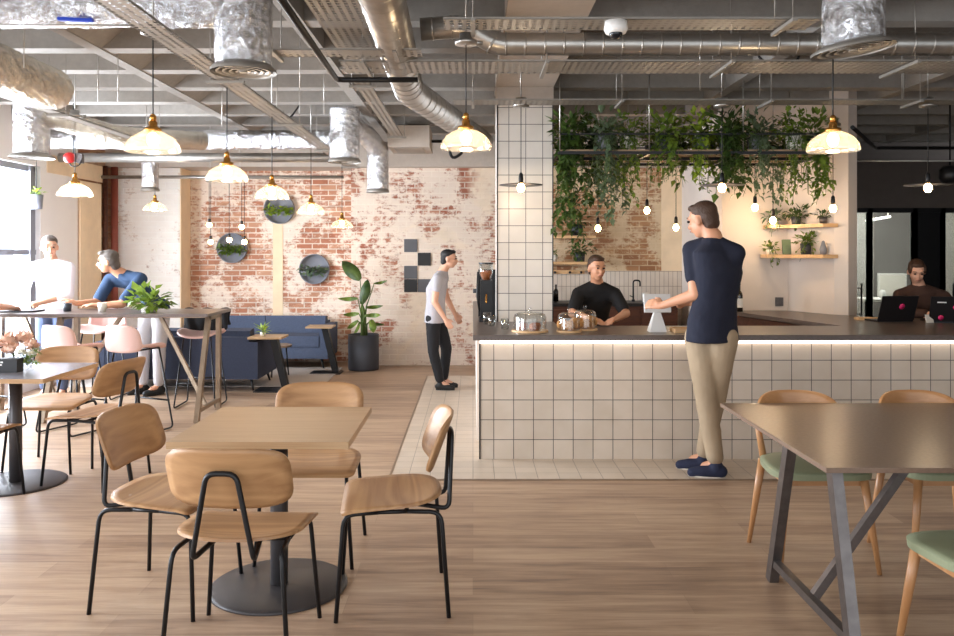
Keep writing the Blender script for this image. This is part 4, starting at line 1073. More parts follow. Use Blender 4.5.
for px, py, Y, lab in ((598, 228, 8.5, 'bare bulb above the barista, lowest on the brick side'), (647, 210, 8.3, 'bare bulb under the middle of the plant rack'), (676, 227, 8.5, 'bare bulb beside the navy shirted man\'s head'),
                       (755, 207, 7.95, 'bare bulb under the right part of the plant rack'), (773, 220, 7.95, 'bare bulb at the left end of the corner shelves'), (833, 208, 7.3, 'bare bulb at the edge of the painted corner wall')):
    disc_pendant(px, py, Y, lab, False, 2.6)
pr = thing('bulb_cluster', 'cluster of five bare bulbs on black cords in front of the exposed brick', 'lamp', P(225, 182, 9.7))
MB().box((-.22, -.03, 0), (.22, .03, .025)).out('ceiling_bar', M['black_metal'], pr)
MB().tube([(-.18, 0, .02), (-.18, 0, ZC+.004-pr.location.z)], .004, 6).tube([(.18, 0, .02), (.18, 0, ZC+.004-pr.location.z)], .004, 6).out('hanger', M['galv'], pr)
for px, py in ((210, 225), (211.5, 242), (229, 240), (241, 227), (243.5, 242)):
    q = P(px, py, 9.7) - pr.location
    MB().tube([(q.x, (px-225)*.002, q.z+.07), (q.x, (px-225)*.002, 0)], .0035, 6).lathe([(0, q.z+.02), (.016, q.z+.02), (.016, q.z+.07), (0, q.z+.08)], 12, (q.x, (px-225)*.002, 0)).out('cord', M['cord'], pr)
    MB().ball((q.x, (px-225)*.002, q.z), .032, 14, 8).out('bulb', M['bulb'], pr)

# ------------------------------------------------------------------ ducts and diffusers
def seams(mb, a, b, r, step=.16, h=.006):
    a = Vector(a); b = Vector(b); L = (b-a).length; d = (b-a)/L; s = step*.6
    while s < L:
        c = a+d*s; mb.lathe([(r, -.006), (r+h, 0), (r, .006)], 28, c, axis=d); s += step
def duct(name, label, pts, r, mat, seam=0, rnd=0, seg=28):
    t = MB().tube(arc(pts, rnd, 6) if rnd else pts, r, seg)
    if seam:
        for a, b in zip(pts, pts[1:]): seams(t, a, b, r, seam)
    o = t.out(name, M[mat]); return tag(o, label, 'duct')
def crumpled(name, label, a, b, r, mat, cap=False):
    a = Vector(a); b = Vector(b); L = (b-a).length; rnd = random.Random(int(L*97)); n = int(L/.04); m = MB()
    prof = [(0, 0), (r*.9, 0)]+[(r*(1+rnd.uniform(-.015, .015)), .01+(L-.02)*k/n) for k in range(n+1)]
    prof += [(r*.93, L+.03), (r*.75, L+.07), (r*.4, L+.10), (0, L+.105)] if cap else [(r*.9, L), (0, L)]
    m.lathe(prof, 40, a, axis=(b-a))
    for v in m.bm.verts:
        h = rnd.uniform(-.012, .012)*r/.14*.7; c = a+(b-a)*((v.co-a).dot(b-a)/L/L); d = v.co-c
        if d.length > r*.8: v.co += d.normalized()*h
    return tag(m.out(name, M[mat]), label, 'duct')
def foil_drop(label, x, y, ztop, zbot, r, rd, tilt=(0, 0), mat='foil'):
    t = thing('duct_outlet', label, 'air duct', (x, y, zbot))
    H = ztop-zbot; rnd = random.Random(int(x*100)); prof = [(r*.97, .03)]
    z = .03
    while z < H-.05:
        z += .05; prof.append((r*(1+rnd.uniform(-.025, .025)), z))
    prof.append((r*.96, H))
    MB().lathe([(0, .03)]+prof+[(0, H)], 36).out('foil_sleeve', M[mat], t)
    df = MB().lathe([(rd, 0), (rd, .015), (r*.98, .04), (r*.95, .04), (rd*.90, .006)], 44)
    for k in range(4):
        q = rd*(.84-.2*k); df.lathe([(q, .004), (q-.012, .004), (q*.82, .03), (q*.84, .03)], 36)
    df.disc((0, 0, .0), rd*.12, .02, 20)
    d = df.out('round_diffuser', M['galv_dull'], t); d.rotation_euler = (tilt[0], tilt[1], 0)
    b = MB().disc((0, 0, .035), r*.95, .004, 30).out('diffuser_back', M['black_metal'], t)
    return t
foil_drop('foil wrapped duct drop with a round diffuser, left of the centre', -1.22, 4.28, 3.3, 2.49, .148, .172)
foil_drop('foil wrapped duct drop with a tilted round diffuser at the upper right', 1.965, 4.16, 3.3, 2.575, .150, .205, (0, R(-7)))
foil_drop('foil duct drop with a round diffuser by the windows', -4.0, 7.3, 3.3, 2.385, .150, .19)
foil_drop('foil duct drop under the elbow in front of the exposed brick', -1.30, 8.15, 2.99, 2.44, .150, .165)
foil_drop('narrow foil duct drop before the washed brick wall', -1.10, 9.3, 2.80, 2.22, .125, .13)
foil_drop('small foil duct drop before the white brick pier', -3.95, 9.85, 3.3, 2.28, .10, .11)
crumpled('foil_duct', 'large foil wrapped duct crossing the top left of the room', (-4.88, 4.265, 2.855), (-1.3, 4.265, 2.855), .125, 'foil')
o = MB().box((-2.16, 4.18, 2.738), (-1.98, 4.205, 2.754), rot=(0, R(3), 0)).out('blue_tape', M['blue_tape']); tag(o, 'strip of blue tape stuck to the large foil duct', 'tape')
crumpled('foil_duct', 'golden lit foil duct running along the window side with a rounded end', (-3.02, 2.2, 2.72), (-3.05, 5.85, 2.72), .145, 'foil_lamp_tint', True)
duct('foil_duct', 'foil duct feeding the diffuser by the windows', [(-3.9, 7.3, 2.78), (-3.35, 7.6, 2.62), (-2.9, 8.6, 2.72)], .10, 'foil_lamp_tint', rnd=.2)
crumpled('foil_duct', 'silver duct crossing under the ceiling before the brick walls, the wider upper one', (-4.8, 9.0, 2.79), (-1.45, 9.0, 2.79), .105, 'foil')
duct('foil_duct', 'narrow silver duct below the wider one before the brick walls', [(-4.8, 9.35, 2.63), (-1.45, 9.35, 2.63)], .055, 'galv')
duct('duct_elbow', 'foil elbow joining the ceiling duct to the drop by the brick wall', [(-1.30, 8.2, 2.84), (-1.27, 8.4, 2.87), (-1.15, 8.95, 2.80), (-1.10, 9.25, 2.72), (-1.10, 9.3, 2.62)], .112, 'foil', rnd=.12)
duct('spiral_duct', 'spiral seamed steel duct running from the front towards the rear, bending right', [(-.42, 2.6, 2.80), (-.50, 6.3, 2.80), (-.16, 7.95, 2.80), (.12, 9.2, 2.80)], .112, 'galv', .17, .25)
duct('spiral_duct', 'long spiral seamed duct crossing the room above the bar front', [(-.32, 4.93, 2.90), (-.03, 4.93, 2.92), (.13, 4.93, 2.81), (4.6, 4.93, 2.81), (6.6, 4.93, 2.81)], .068, 'galv', .118, .08)
duct('pipe', 'thin light steel pipe crossing before the exposed brick', [(-4.89, 10.6, 2.52), (-1.7, 10.6, 2.52)], .022, 'galv')
duct('pipe', 'black pipe running under the ceiling and turning right above the middle', [(-.80, 2.5, 2.62), (-.84, 4.97, 2.60), (-.34, 4.97, 2.60)], .017, 'black_metal', 0, .05)
duct('pipe', 'rusty red vertical pipe in the corner by the white brick pier', [(-4.80, 10.78, 0), (-4.80, 10.78, 2.67)], .045, 'red_pipe')
duct('pipe', 'second vertical pipe beside the red one in the corner', [(-4.86, 10.64, 0), (-4.86, 10.64, 2.67)], .03, 'bar_wood')
duct('pipe', 'dark pipe under the ceiling at the right above the glass doors', [(3.3, 7.0, 2.62), (4.2, 8.4, 2.62), (5.4, 8.4, 2.62)], .018, 'black_metal', 0, .05)
duct('pipe', 'thin steel conduit crossing in front of the glass doors', [(3.73, 8.0, 2.44), (6.71, 8.0, 2.44)], .008, 'galv')

# ------------------------------------------------------------------ cable trays
def tray(label, a, b, w, z, along='x', hang=1.5, lip=.012, mat='perf'):
    (x0, y0), (x1, y1) = a, b
    c = ((x0+x1)/2, (y0+y1)/2, z); t = thing('cable_tray', label, 'cable tray', c)
    m = MB()
    if along == 'x':
        m.box((x0, y0-w/2, z), (x1, y0+w/2, z+.002))
        rails = MB().box((x0, y0-w/2, z), (x1, y0-w/2+.003, z+lip)).box((x0, y0+w/2-.003, z), (x1, y0+w/2, z+lip))
        n = max(2, int((x1-x0)/hang)+1)
        hp_ = [(x0+.15+(x1-x0-.3)*k/(n-1), y0) for k in range(n)]; off = [(0, -w/2-.02), (0, w/2+.02)]
    else:
        m.box((x0-w/2, y0, z), (x0+w/2, y1, z+.002))
        rails = MB().box((x0-w/2, y0, z), (x0-w/2+.003, y1, z+lip)).box((x0+w/2-.003, y0, z), (x0+w/2, y1, z+lip))
        n = max(2, int((y1-y0)/hang)+1)
        hp_ = [(x0, y0+.15+(y1-y0-.3)*k/(n-1)) for k in range(n)]; off = [(-w/2-.02, 0), (w/2+.02, 0)]
    m.out('perforated_base', M[mat], t, world=True)
    rails.out('side_lip', M['galv_dull'], t, world=True)
    for hx, hy in hp_:
        h = MB().bar((hx+off[0][0]*1.25, hy+off[0][1]*1.25, z-.012), (hx+off[1][0]*1.25, hy+off[1][1]*1.25, z-.012), .022, .018)
        for ox, oy in off: h.tube([(hx+ox, hy+oy, z-.02), (hx+ox, hy+oy, ZC)], .0035, 6)
        h.out('threaded_hanger', M['galv_dull'], t, world=True)
    return t
tray('wide perforated cable tray running from the front, left of the centre', (-.70, 1.8), (-.70, 5.55), .27, 2.78, 'y')
tray('narrow perforated cable tray continuing towards the washed brick wall', (-.80, 5.7), (-.80, 8.6), .12, 2.75, 'y')
tray('perforated cable tray carrying the diagonal row of pendants', (-1.56, 3.2), (-1.56, 10.4), .15, 2.62, 'y')
tray('light cable tray over the high table by the windows', (-3.20, 4.2), (-3.20, 8.2), .09, 2.60, 'y')
tray('perforated cable tray crossing highest over the bar side', (-.15, 4.12), (1.74, 4.12), .20, 2.70, 'x', 1.1)
tray('wide perforated cable tray crossing below the spiral duct', (-.82, 5.08), (6.2, 5.08), .33, 2.70, 'x', 1.1)
tray('narrow perforated tray crossing left of the centre', (-1.30, 4.72), (-.30, 4.72), .17, 2.70, 'x')
tray('perforated cable tray crossing in front of the tiled column top', (-.15, 6.22), (5.8, 6.22), .20, 2.69, 'x', 1.1)
o = MB().box((-4.88, 4.13, 2.70), (-1.66, 4.15, 2.707)).out('channel_strip', M['galv']); tag(o, 'thin white channel under the large foil duct', 'channel')

# ceiling unit, camera, alarm, small spotlight
ac = thing('ceiling_unit', 'pale boxy fan coil unit under the ceiling before the washed brick wall', 'air unit', (-.85, 9.5, 2.72))
MB().box((-.11, -.45, 0), (.36, .25, .24)).out('casing', M['beam'], ac, bevel=.008)
MB().box((-.05, -.40, -.006), (.28, .15, 0)).out('grille', M['galv_dull'], ac)
MB().tube(arc([(.36, 0, .12), (.55, 0, .12), (.6, 0, -.1), (.75, 0, .0), (.72, 0, .28)], .08), .018).out('hose', M['black_metal'], ac)
for x in (-.05, .3): MB().tube([(x, 0, .24), (x, 0, .58)], .006, 6).out('hanger', M['galv'], ac)
cc = thing('dome_camera', 'white dome security camera under the highest cable tray', 'camera', (.72, 4.06, 2.64))
MB().lathe([(0, .06), (.055, .06), (.06, .02), (.05, .0), (0, .0)], 24).out('housing', M['white'], cc)
MB().ball((0, 0, .0), (.035, .035, .03), 16, 8).out('lens', M['screen'], cc)
al = thing('alarm_sounder', 'round red fire alarm sounder hanging near the window wall', 'alarm', P(70, 158, 7.9))
MB().lathe([(0, 0), (.05, 0), (.055, .03), (.04, .06), (0, .065)], 22, axis=(.3, -1, 0)).out('sounder', M['red'], al)
MB().box((-.03, 0, -.04), (.09, .05, .05)).box((.07, -.01, -.05), (.12, .04, .04)).out('bracket', M['steel_leg'], al)
MB().tube([(.02, .03, .05), (.02, .03, 3.0-al.location.z)], .006, 6).out('hanger', M['black_metal'], al)
MB().tube(arc([(0, -.03, -.03), (.03, -.04, -.09), (.10, -.02, -.08), (.12, .0, .0)], .04), .006).out('cable', M['cord'], al)
sp = thing('ceiling_speaker', 'black round ceiling speaker at the right photo edge', 'speaker', P(950, 176, 8.1))
MB().lathe([(0, -.08), (.07, -.07), (.10, -.02), (.10, .06), (.06, .10), (0, .11)], 26).out('housing', M['black_metal'], sp)
MB().tube([(0, 0, .1), (0, 0, 3.3-sp.location.z)], .008, 6).out('hanger', M['black_metal'], sp)
for px, Y in ((300, 5.5), (324, 6.6), (98, 6.0), (118, 6.0), (222, 7.2), (700, 5.6), (902, 5.9), (24, 4.9)):
    a = P(px, 100, Y)
    o = MB().tube([(a.x, Y, 2.66), (a.x, Y, 3.31)], .0035, 6).out('hanging_rod', M['galv']); tag(o, 'thin steel rod hanging from the ceiling ribs', 'rod', 'thin ceiling rods')
for pts in ([(-2.02, 7.9, 3.02), (-1.95, 7.9, 2.86), (-1.8, 7.9, 2.84), (-1.7, 7.9, 2.98)], [(1.95, 5.6, 3.0), (2.0, 5.6, 2.86), (2.26, 5.6, 2.85), (2.29, 5.6, 3.02)]):
    o = MB().tube(arc(pts, .06), .009).out('loose_cable', M['cord']); tag(o, 'loose black cable looping under the ceiling, ' + ('left of the elbow duct' if pts[0][0] < 0 else 'right of the centre beam'), 'cable')

# ------------------------------------------------------------------ people
def fuse(name, prims, mat, parent, voxel=.010, smooth=4, disp=0, label=None):
    """capsules ('c', a, b, ra, rb), ellipsoids ('e', centre, radii, rot) and trunk sections ('s', [(centre, rx, ry)...], yaw) fused into one continuous surface"""
    m = MB()
    for p in prims:
        if p[0] == 'c':
            a, b = Vector(p[1]), Vector(p[2]); ra, rb = p[3], p[4]; d = b-a
            if d.length < 1e-5: continue
            L = d.length; pr = []
            for i in range(5): t = PI/2*i/4; pr.append((ra*math.sin(t), -ra*math.cos(t)))
            for i in range(5): t = PI/2*i/4; pr.append((rb*math.cos(t), L+rb*math.sin(t)))
            pr[0] = (0, pr[0][1]); pr[-1] = (0, pr[-1][1])
            m.lathe(pr, 16, a, axis=d)
        elif p[0] == 'e':
            t = MB(); t.ball((0, 0, 0), p[2], 20, 12)
            rm = Euler(p[3]).to_matrix() if len(p) > 3 else Matrix.Identity(3)
            for v in t.bm.verts: v.co = rm @ v.co + Vector(p[1])
            me = bpy.data.meshes.new('tmp'); t.bm.to_mesh(me); t.bm.free(); m.bm.from_mesh(me); bpy.data.meshes.remove(me)
        elif p[0] == 's':
            rings = []
            ca, sa = math.cos(p[2]), math.sin(p[2])
            for c, rx, ry in p[1]:
                rings.append([m.bm.verts.new(Vector(c)+Vector((rx*math.copysign(abs(math.cos(a))**.85, math.cos(a))*ca - ry*math.sin(a)*sa, rx*math.copysign(abs(math.cos(a))**.85, math.cos(a))*sa + ry*math.sin(a)*ca, 0))) for a in (2*PI*k/24 for k in range(24))])
            for A, B in zip(rings, rings[1:]):
                for k in range(24): m.face([A[k], A[(k+1) % 24], B[(k+1) % 24], B[k]], True)
            m.face(rings[0][::-1]); m.face(rings[-1])
    bmesh.ops.recalc_face_normals(m.bm, faces=m.bm.faces)
    me = bpy.data.meshes.new(name); m.bm.to_mesh(me); m.bm.free()
    o = bpy.data.objects.new(name, me); COL.objects.link(o)
    r = o.modifiers.new('fuse', 'REMESH'); r.mode = 'VOXEL'; r.voxel_size = voxel; r.use_smooth_shade = True
    s = o.modifiers.new('soften', 'SMOOTH'); s.factor = .5; s.iterations = smooth
    if disp:
        tx = bpy.data.textures.new('folds', 'CLOUDS'); tx.noise_scale = .09 if disp > .004 else .02
        dmod = o.modifiers.new('folds', 'DISPLACE'); dmod.texture = tx; dmod.strength = disp; dmod.mid_level = .5
    dg = bpy.context.evaluated_depsgraph_get(); me2 = bpy.data.meshes.new_from_object(o.evaluated_get(dg))
    o.modifiers.clear(); o.data = me2; bpy.data.meshes.remove(me)
    me2.name = name; me2.materials.clear(); me2.materials.append(mat)
    for f in me2.polygons: f.use_smooth = True
    if parent: o.parent = parent
    if label: o['label'] = label
    return o

def hand_prims(w, d, palm, side, s=1.0, curl=.5):
    """w wrist, d direction of the fingers, palm the palm's normal, side the thumb direction"""
    w = Vector(w); d = Vector(d).normalized(); palm = Vector(palm); palm = (palm - d*palm.dot(d)).normalized()
    sd = d.cross(palm).normalized()
    if sd.dot(Vector(side)) < 0: sd = -sd
    out = [('c', w, w+d*.035*s, .024*s, .026*s)]
    for i, (o, l) in enumerate(((.030, .070), (.010, .080), (-.010, .074), (-.029, .058))):
        k = w + d*.075*s + sd*o*s
        out.append(('c', w + d*.01*s + sd*o*.6*s, k, .015*s, .0125*s))
        a = k + (d*math.cos(curl*.6) + palm*math.sin(curl*.6))*l*.5*s
        b = a + (d*math.cos(curl*1.6) + palm*math.sin(curl*1.6))*l*.45*s
        out += [('c', k, a, .0105*s, .0095*s), ('c', a, b, .0095*s, .008*s)]
    t0 = w + d*.02*s + sd*.022*s; t1 = t0 + (d*.6 + sd*.7 + palm*.2).normalized()*.04*s; t2 = t1 + (d*.9 + sd*.2 + palm*.4).normalized()*.035*s
    out += [('c', t0, t1, .014*s, .0115*s), ('c', t1, t2, .011*s, .009*s)]
    return out

def person(label, root, J, fwd, hair, haircol, skin='skin', scale=1.0, top=None, legs=None, shoes=None, look=None, fem=False, sleeve=.55, feet=True, name='person', shirt_open=False):
    """J joints in world coordinates: pel, chest, neck, head and per side sh, el, wr, hip, kn, an; fwd facing of the chest (xy)"""
    t = thing(name, label, 'person', root)
    off = Vector(root)
    J = {k: Vector(v)-off for k, v in J.items()}
    f = Vector((fwd[0], fwd[1], 0)).normalized(); rt = Vector((f.y, -f.x, 0)); yaw = math.atan2(rt.y, rt.x)
    lk = Vector(look if look else (f.x, f.y, 0)).normalized(); lr = lk.cross(Vector((0,0,1))).normalized(); lu = lr.cross(lk).normalized()
    k = scale; H = J['head']
    rot = Matrix((lr, lk, lu)).transposed().to_euler()
    def hp(x, y, z): return H + lr*x*k + lk*y*k + lu*z*k
    body = [('e', hp(0, -.012, .028), (.074*k, .092*k, .088*k), rot), ('e', hp(0, .018, -.03), (.060*k, .066*k, .078*k), rot),
            ('e', hp(0, .040, -.078), (.036*k, .034*k, .030*k), rot), ('c', hp(0, .080, .012), hp(0, .106, -.022), .009*k, .014*k),
            ('e', hp(0, .083, -.052), (.026*k, .016*k, .013*k), rot), ('e', hp(.03, .070, -.02), (.022*k, .02*k, .02*k), rot), ('e', hp(-.03, .070, -.02), (.022*k, .02*k, .02*k), rot),
            ('c', hp(-.04, .074, .03), hp(.04, .074, .03), .012*k, .012*k),
            ('e', hp(.076, -.01, -.01), (.012*k, .02*k, .032*k), rot), ('e', hp(-.076, -.01, -.01), (.012*k, .02*k, .032*k), rot),
            ('c', hp(0, -.02, -.05), J['neck'], .050*k, .056*k), ('c', J['neck'], J['chest'].lerp(J['neck'], .6), .06*k, .085*k)]
    trunk = [('s', [(J['pel']+Vector((0,0,-.06*k)), .15*k, .11*k), (J['pel']+Vector((0,0,.06*k)), .15*k, .105*k), (J['pel'].lerp(J['chest'], .5), .132*k, .095*k), (J['chest'], .150*k, .10*k), (J['chest'].lerp(J['neck'], .55), .140*k, .085*k), (J['neck'].lerp(J['chest'], .12), .075*k, .06*k)], yaw)]
    body += trunk
    cl = []   # shirt
    g = .014
    cl.append(('s', [(J['pel']+Vector((0,0,-.09*k)), .186*k, .140*k), (J['pel']+Vector((0,0,.06*k)), .174*k, .128*k), (J['pel'].lerp(J['chest'], .5), .155*k, .118*k), (J['chest'], .178*k, .128*k), (J['chest'].lerp(J['neck'], .55), .166*k, .108*k), (J['neck'].lerp(J['chest'], .22), .095*k, .078*k), (J['neck'].lerp(J['chest'], .05), .066*k, .062*k)], yaw))
    tr = []
    for s in 'LR':
        sg = -1 if s == 'L' else 1
        if 'sh'+s in J:
            sh, el, wr = J['sh'+s], J['el'+s], J['wr'+s]
            body += [('c', J['chest'].lerp(J['neck'], .5), sh, .066*k, .048*k), ('c', sh, el, .052*k, .042*k), ('c', el, wr, .042*k, .026*k)]
            pd = J.get('fing'+s); dirn = (pd+off) if pd is not None else (wr-el)
            pm = (J['palm'+s]+off) if ('palm'+s) in J else Vector((0, 0, -1))
            td = (J['thumb'+s]+off) if ('thumb'+s) in J else rt*(-sg)
            body += hand_prims(wr, dirn, pm, td, k, .55)
            cl += [('c', J['chest'].lerp(J['neck'], .5), sh, .098*k, .066*k), ('c', J['chest'].lerp(J['neck'], .76)+(sh-J['neck'])*.12, sh, .074*k, .064*k)]
            if sleeve <= 1: cl += [('c', sh, sh.lerp(el, sleeve), .064*k, .060*k)]
            else: cl += [('c', sh, el, .064*k, .054*k), ('c', el, el.lerp(wr, sleeve-1), .054*k, .044*k)]
        if 'hip'+s in J:
            hi, kn, an = J['hip'+s], J['kn'+s], J['an'+s]
            body += [('c', hi, kn, .078*k, .052*k), ('c', kn, an, .050*k, .036*k), ('c', an, an+f*.09*k+Vector((0,0,-.035*k)), .036*k, .03*k)]
            tr += [('c', hi, kn, .100*k, .070*k), ('c', kn, kn.lerp(an, .88), .070*k, .056*k), ('c', J['pel']+Vector((0,0,-.02*k)), hi, .105*k, .088*k)]
            if feet and shoes:
                u = J.get('toe'+s); tf = (u+off).normalized() if u is not None else f
                sg_ = fuse('shoe', [('c', an+Vector((0,0,-.045*k))-tf*.03*k, an+Vector((0,0,-.055*k))+tf*.08*k, .042*k, .040*k), ('c', an+Vector((0,0,-.055*k))+tf*.08*k, an+Vector((0,0,-.062*k))+tf*.15*k, .042*k, .032*k), ('c', an+Vector((0,0,-.045*k)), an+Vector((0,0,-.01*k)), .044*k, .042*k)], M[shoes], t, .009, 3)
                so = MB(); z = an.z-.092*k
                for v_ in (): pass
                pts = []
                sd = Vector((tf.y, -tf.x, 0))
                for aa in range(20):
                    th = 2*PI*aa/20; q = an + tf*(.058+.118*math.cos(th))*k + sd*(.036*math.sin(th))*k; pts.append((q.x, q.y))
                so.poly(pts, z, z+.016*k); so.out('sole', M['sole' if shoes == 'shoe_navy' else 'shoe_black'], sg_)
    if tr: tr += [('s', [(J['pel']+Vector((0,0,-.08*k)), .160*k, .125*k), (J['pel']+Vector((0,0,.05*k)), .155*k, .115*k)], yaw)]
    fuse('body', body, M[skin], t, .0085, 3)
    if top: fuse('shirt', cl, M[top], t, .010, 5, .010)
    if legs and tr: fuse('trousers', tr, M[legs], t, .010, 5, .008)
    # hair
    hr = [('e', hp(0, -.026, .052), (.079*k, .090*k, .073*k), rot), ('e', hp(0, -.050, .01), (.075*k, .062*k, .075*k), rot)]
    if hair == 'short': hr += [('e', hp(0, .035, .094), (.056*k, .042*k, .022*k), rot), ('e', hp(0, -.058, -.035), (.062*k, .05*k, .05*k), rot)]
    if hair == 'spiky': hr += [('c', hp(x, y, .09), hp(x*1.2, y*1.2+.015, .125+.008*math.sin(x*90)), .026*k, .014*k) for x in (-.05, -.02, .02, .05) for y in (-.06, -.02, .03, .07)]
    if hair == 'long': hr += [('e', hp(0, .04, .095), (.06*k, .045*k, .026*k), rot), ('e', hp(-.062, -.03, .0), (.022*k, .055*k, .05*k), rot), ('e', hp(.062, -.03, .0), (.022*k, .055*k, .05*k), rot), ('e', hp(0, -.065, -.04), (.07*k, .05*k, .06*k), rot)]
    if hair == 'tied': hr += [('e', hp(0, .015, .088), (.062*k, .055*k, .028*k), rot), ('e', hp(-.066, .0, .03), (.018*k, .06*k, .05*k), rot), ('e', hp(.066, .0, .03), (.018*k, .06*k, .05*k), rot), ('e', hp(0, -.12, .0), (.04*k, .04*k, .04*k), rot), ('c', hp(0, -.12, -.01), hp(.02, -.12, -.14), .03*k, .015*k)]
    fuse('hair', hr, M[haircol], t, .008, 2, .006)
    for s in (-1, 1):
        e = MB(); c = hp(s*.031, .0845, .012); e.ball(c, (.011*k, .011*k, .008*k), 10, 6); e.out('eye', M['eye'], t)
        b = MB(); b.tube([hp(s*.016, .090, .034), hp(s*.034, .088, .039), hp(s*.052, .074, .034)], .003*k, 6); b.out('eyebrow', M[haircol], t)
    b = MB(); b.tube([hp(-.022, .094, -.052), hp(0, .101, -.051), hp(.022, .094, -.052)], .0035*k, 6); b.out('lips', M['lips'], t)
    return t

# man in navy at the bar: standing, seen from behind, both hands towards the till
x, y = 1.70, 5.50
person('standing man in a navy t-shirt and stone chinos at the bar, seen from behind', (x, y, 0), dict(
    pel=(1.635, 5.50, 1.02), chest=(1.675, 5.50, 1.40), neck=(1.64, 5.51, 1.645), head=(1.585, 5.56, 1.755),
    shL=(1.52, 5.58, 1.55), elL=(1.51, 5.46, 1.25), wrL=(1.325, 5.62, 1.165), fingL=(-.8, .6, .1), palmL=(.3, .6, -.5), thumbL=(0, .2, 1),
    shR=(1.775, 5.45, 1.525), elR=(1.78, 5.66, 1.26), wrR=(1.62, 5.80, 1.17), fingR=(-.9, .5, 0), palmR=(-.2, -.4, -.7), thumbR=(0, 0, 1),
    hipL=(1.56, 5.54, .95), knL=(1.60, 5.52, .52), anL=(1.655, 5.48, .093), hipR=(1.695, 5.47, .95), knR=(1.68, 5.58, .53), anR=(1.62, 5.66, .093),
    toeL=(-.93, .2, 0), toeR=(-.9, .3, 0)), (-.55, .83), 'short', 'hair_brown', 'skin_b', 1.06, 'shirt_navy', 'chino', 'shoe_navy', look=(-.66, .72, -.25), sleeve=.62)
# walking man at the rear
person('young man in grey t-shirt and black jeans standing side-on beyond the bar end', (-.33, 9.0, 0), dict(
    pel=(-.42, 9.0, .83), chest=(-.41, 9.0, 1.13), neck=(-.33, 9.0, 1.33), head=(-.265, 8.99, 1.455),
    shL=(-.37, 9.15, 1.25), elL=(-.30, 9.22, 1.0), wrL=(-.20, 9.2, .82), shR=(-.39, 8.85, 1.24), elR=(-.42, 8.80, .99), wrR=(-.30, 8.78, .80), palmR=(0, 1, 0), thumbR=(1, 0, 0), palmL=(0, -1, 0), thumbL=(1, 0, 0),
    hipL=(-.40, 9.08, .80), knL=(-.30, 9.08, .45), anL=(-.33, 9.1, .083), hipR=(-.44, 8.93, .80), knR=(-.44, 8.94, .43), anR=(-.36, 8.93, .083), toeR=(1, -.1, 0), toeL=(1, 0, 0)),
    (1, 0), 'short', 'hair_black', 'skin', .90, 'tee_grey', 'jeans_black', 'shoe_black', look=(.97, -.1, -.08), sleeve=.45)
# barista leaning on the counter
person('barista in a black t-shirt leaning on the bar behind the glass domes', (1.08, 7.05, 0), dict(
    pel=(1.08, 7.32, .88), chest=(1.08, 7.14, 1.10), neck=(1.08, 7.02, 1.28), head=(1.07, 6.95, 1.395),
    shL=(1.235, 7.04, 1.17), elL=(1.31, 6.90, 1.01), wrL=(1.17, 6.60, .985), shR=(.925, 7.04, 1.17), elR=(.85, 6.90, 1.01), wrR=(.98, 6.62, .985),
    fingL=(-.6, -.7, -.05), fingR=(.5, -.8, -.05), thumbL=(-1, 0, 0), thumbR=(1, 0, 0),
    hipL=(1.16, 7.34, .84), knL=(1.17, 7.30, .46), anL=(1.17, 7.38, .085), hipR=(1.0, 7.34, .84), knR=(.99, 7.30, .46), anR=(.99, 7.38, .085)),
    (0, -1), 'short', 'hair_brown', 'skin_b', .93, 'tee_black', 'jeans_black', 'shoe_black', look=(.25, -.85, -.12), sleeve=.75)
# woman with laptops
person('woman in a brown jacket looking down behind two open laptops', (4.28, 7.75, 0), dict(
    pel=(4.32, 7.85, .80), chest=(4.30, 7.75, 1.04), neck=(4.25, 7.68, 1.23), head=(4.20, 7.62, 1.35),
    shL=(4.49, 7.68, 1.11), elL=(4.50, 7.48, .975), wrL=(4.22, 7.36, .975), shR=(4.08, 7.70, 1.12), elR=(3.98, 7.50, .975), wrR=(4.14, 7.30, .975),
    fingL=(-1, -.3, 0), fingR=(.2, -1, 0), thumbL=(0, -1, 0), thumbR=(1, 0, 0),
    hipL=(4.40, 7.85, .76), knL=(4.38, 7.60, .70), anL=(4.40, 7.62, .30), hipR=(4.24, 7.85, .76), knR=(4.2, 7.60, .70), anR=(4.2, 7.62, .30)),
    (-.2, -1), 'tied', 'hair_brown', 'skin', .93, 'jacket', 'jeans_black', 'shoe_black', look=(-.25, -.8, -.38), fem=True, sleeve=1.85)
# people round the high table
person('standing man with grey hair in a white shirt behind the high table', (-4.32, 8.35, 0), dict(
    pel=(-4.36, 8.38, .95), chest=(-4.36, 8.36, 1.26), neck=(-4.36, 8.33, 1.46), head=(-4.36, 8.29, 1.585),
    shL=(-4.17, 8.31, 1.37), elL=(-4.12, 8.20, 1.10), wrL=(-4.31, 7.98, 1.025), shR=(-4.56, 8.31, 1.37), elR=(-4.60, 8.20, 1.09), wrR=(-4.42, 7.98, 1.02),
    fingL=(-1, -.4, 0), fingR=(1, -.4, 0), thumbL=(0, -1, 0), thumbR=(0, -1, 0),
    hipL=(-4.27, 8.38, .90), knL=(-4.27, 8.36, .49), anL=(-4.28, 8.40, .09), hipR=(-4.45, 8.38, .90), knR=(-4.46, 8.36, .49), anR=(-4.46, 8.40, .09)),
    (.1, -1), 'short', 'hair_grey', 'skin', .98, 'shirt_white', 'jeans', 'shoe_black', look=(.5, -.8, -.15), sleeve=1.35)
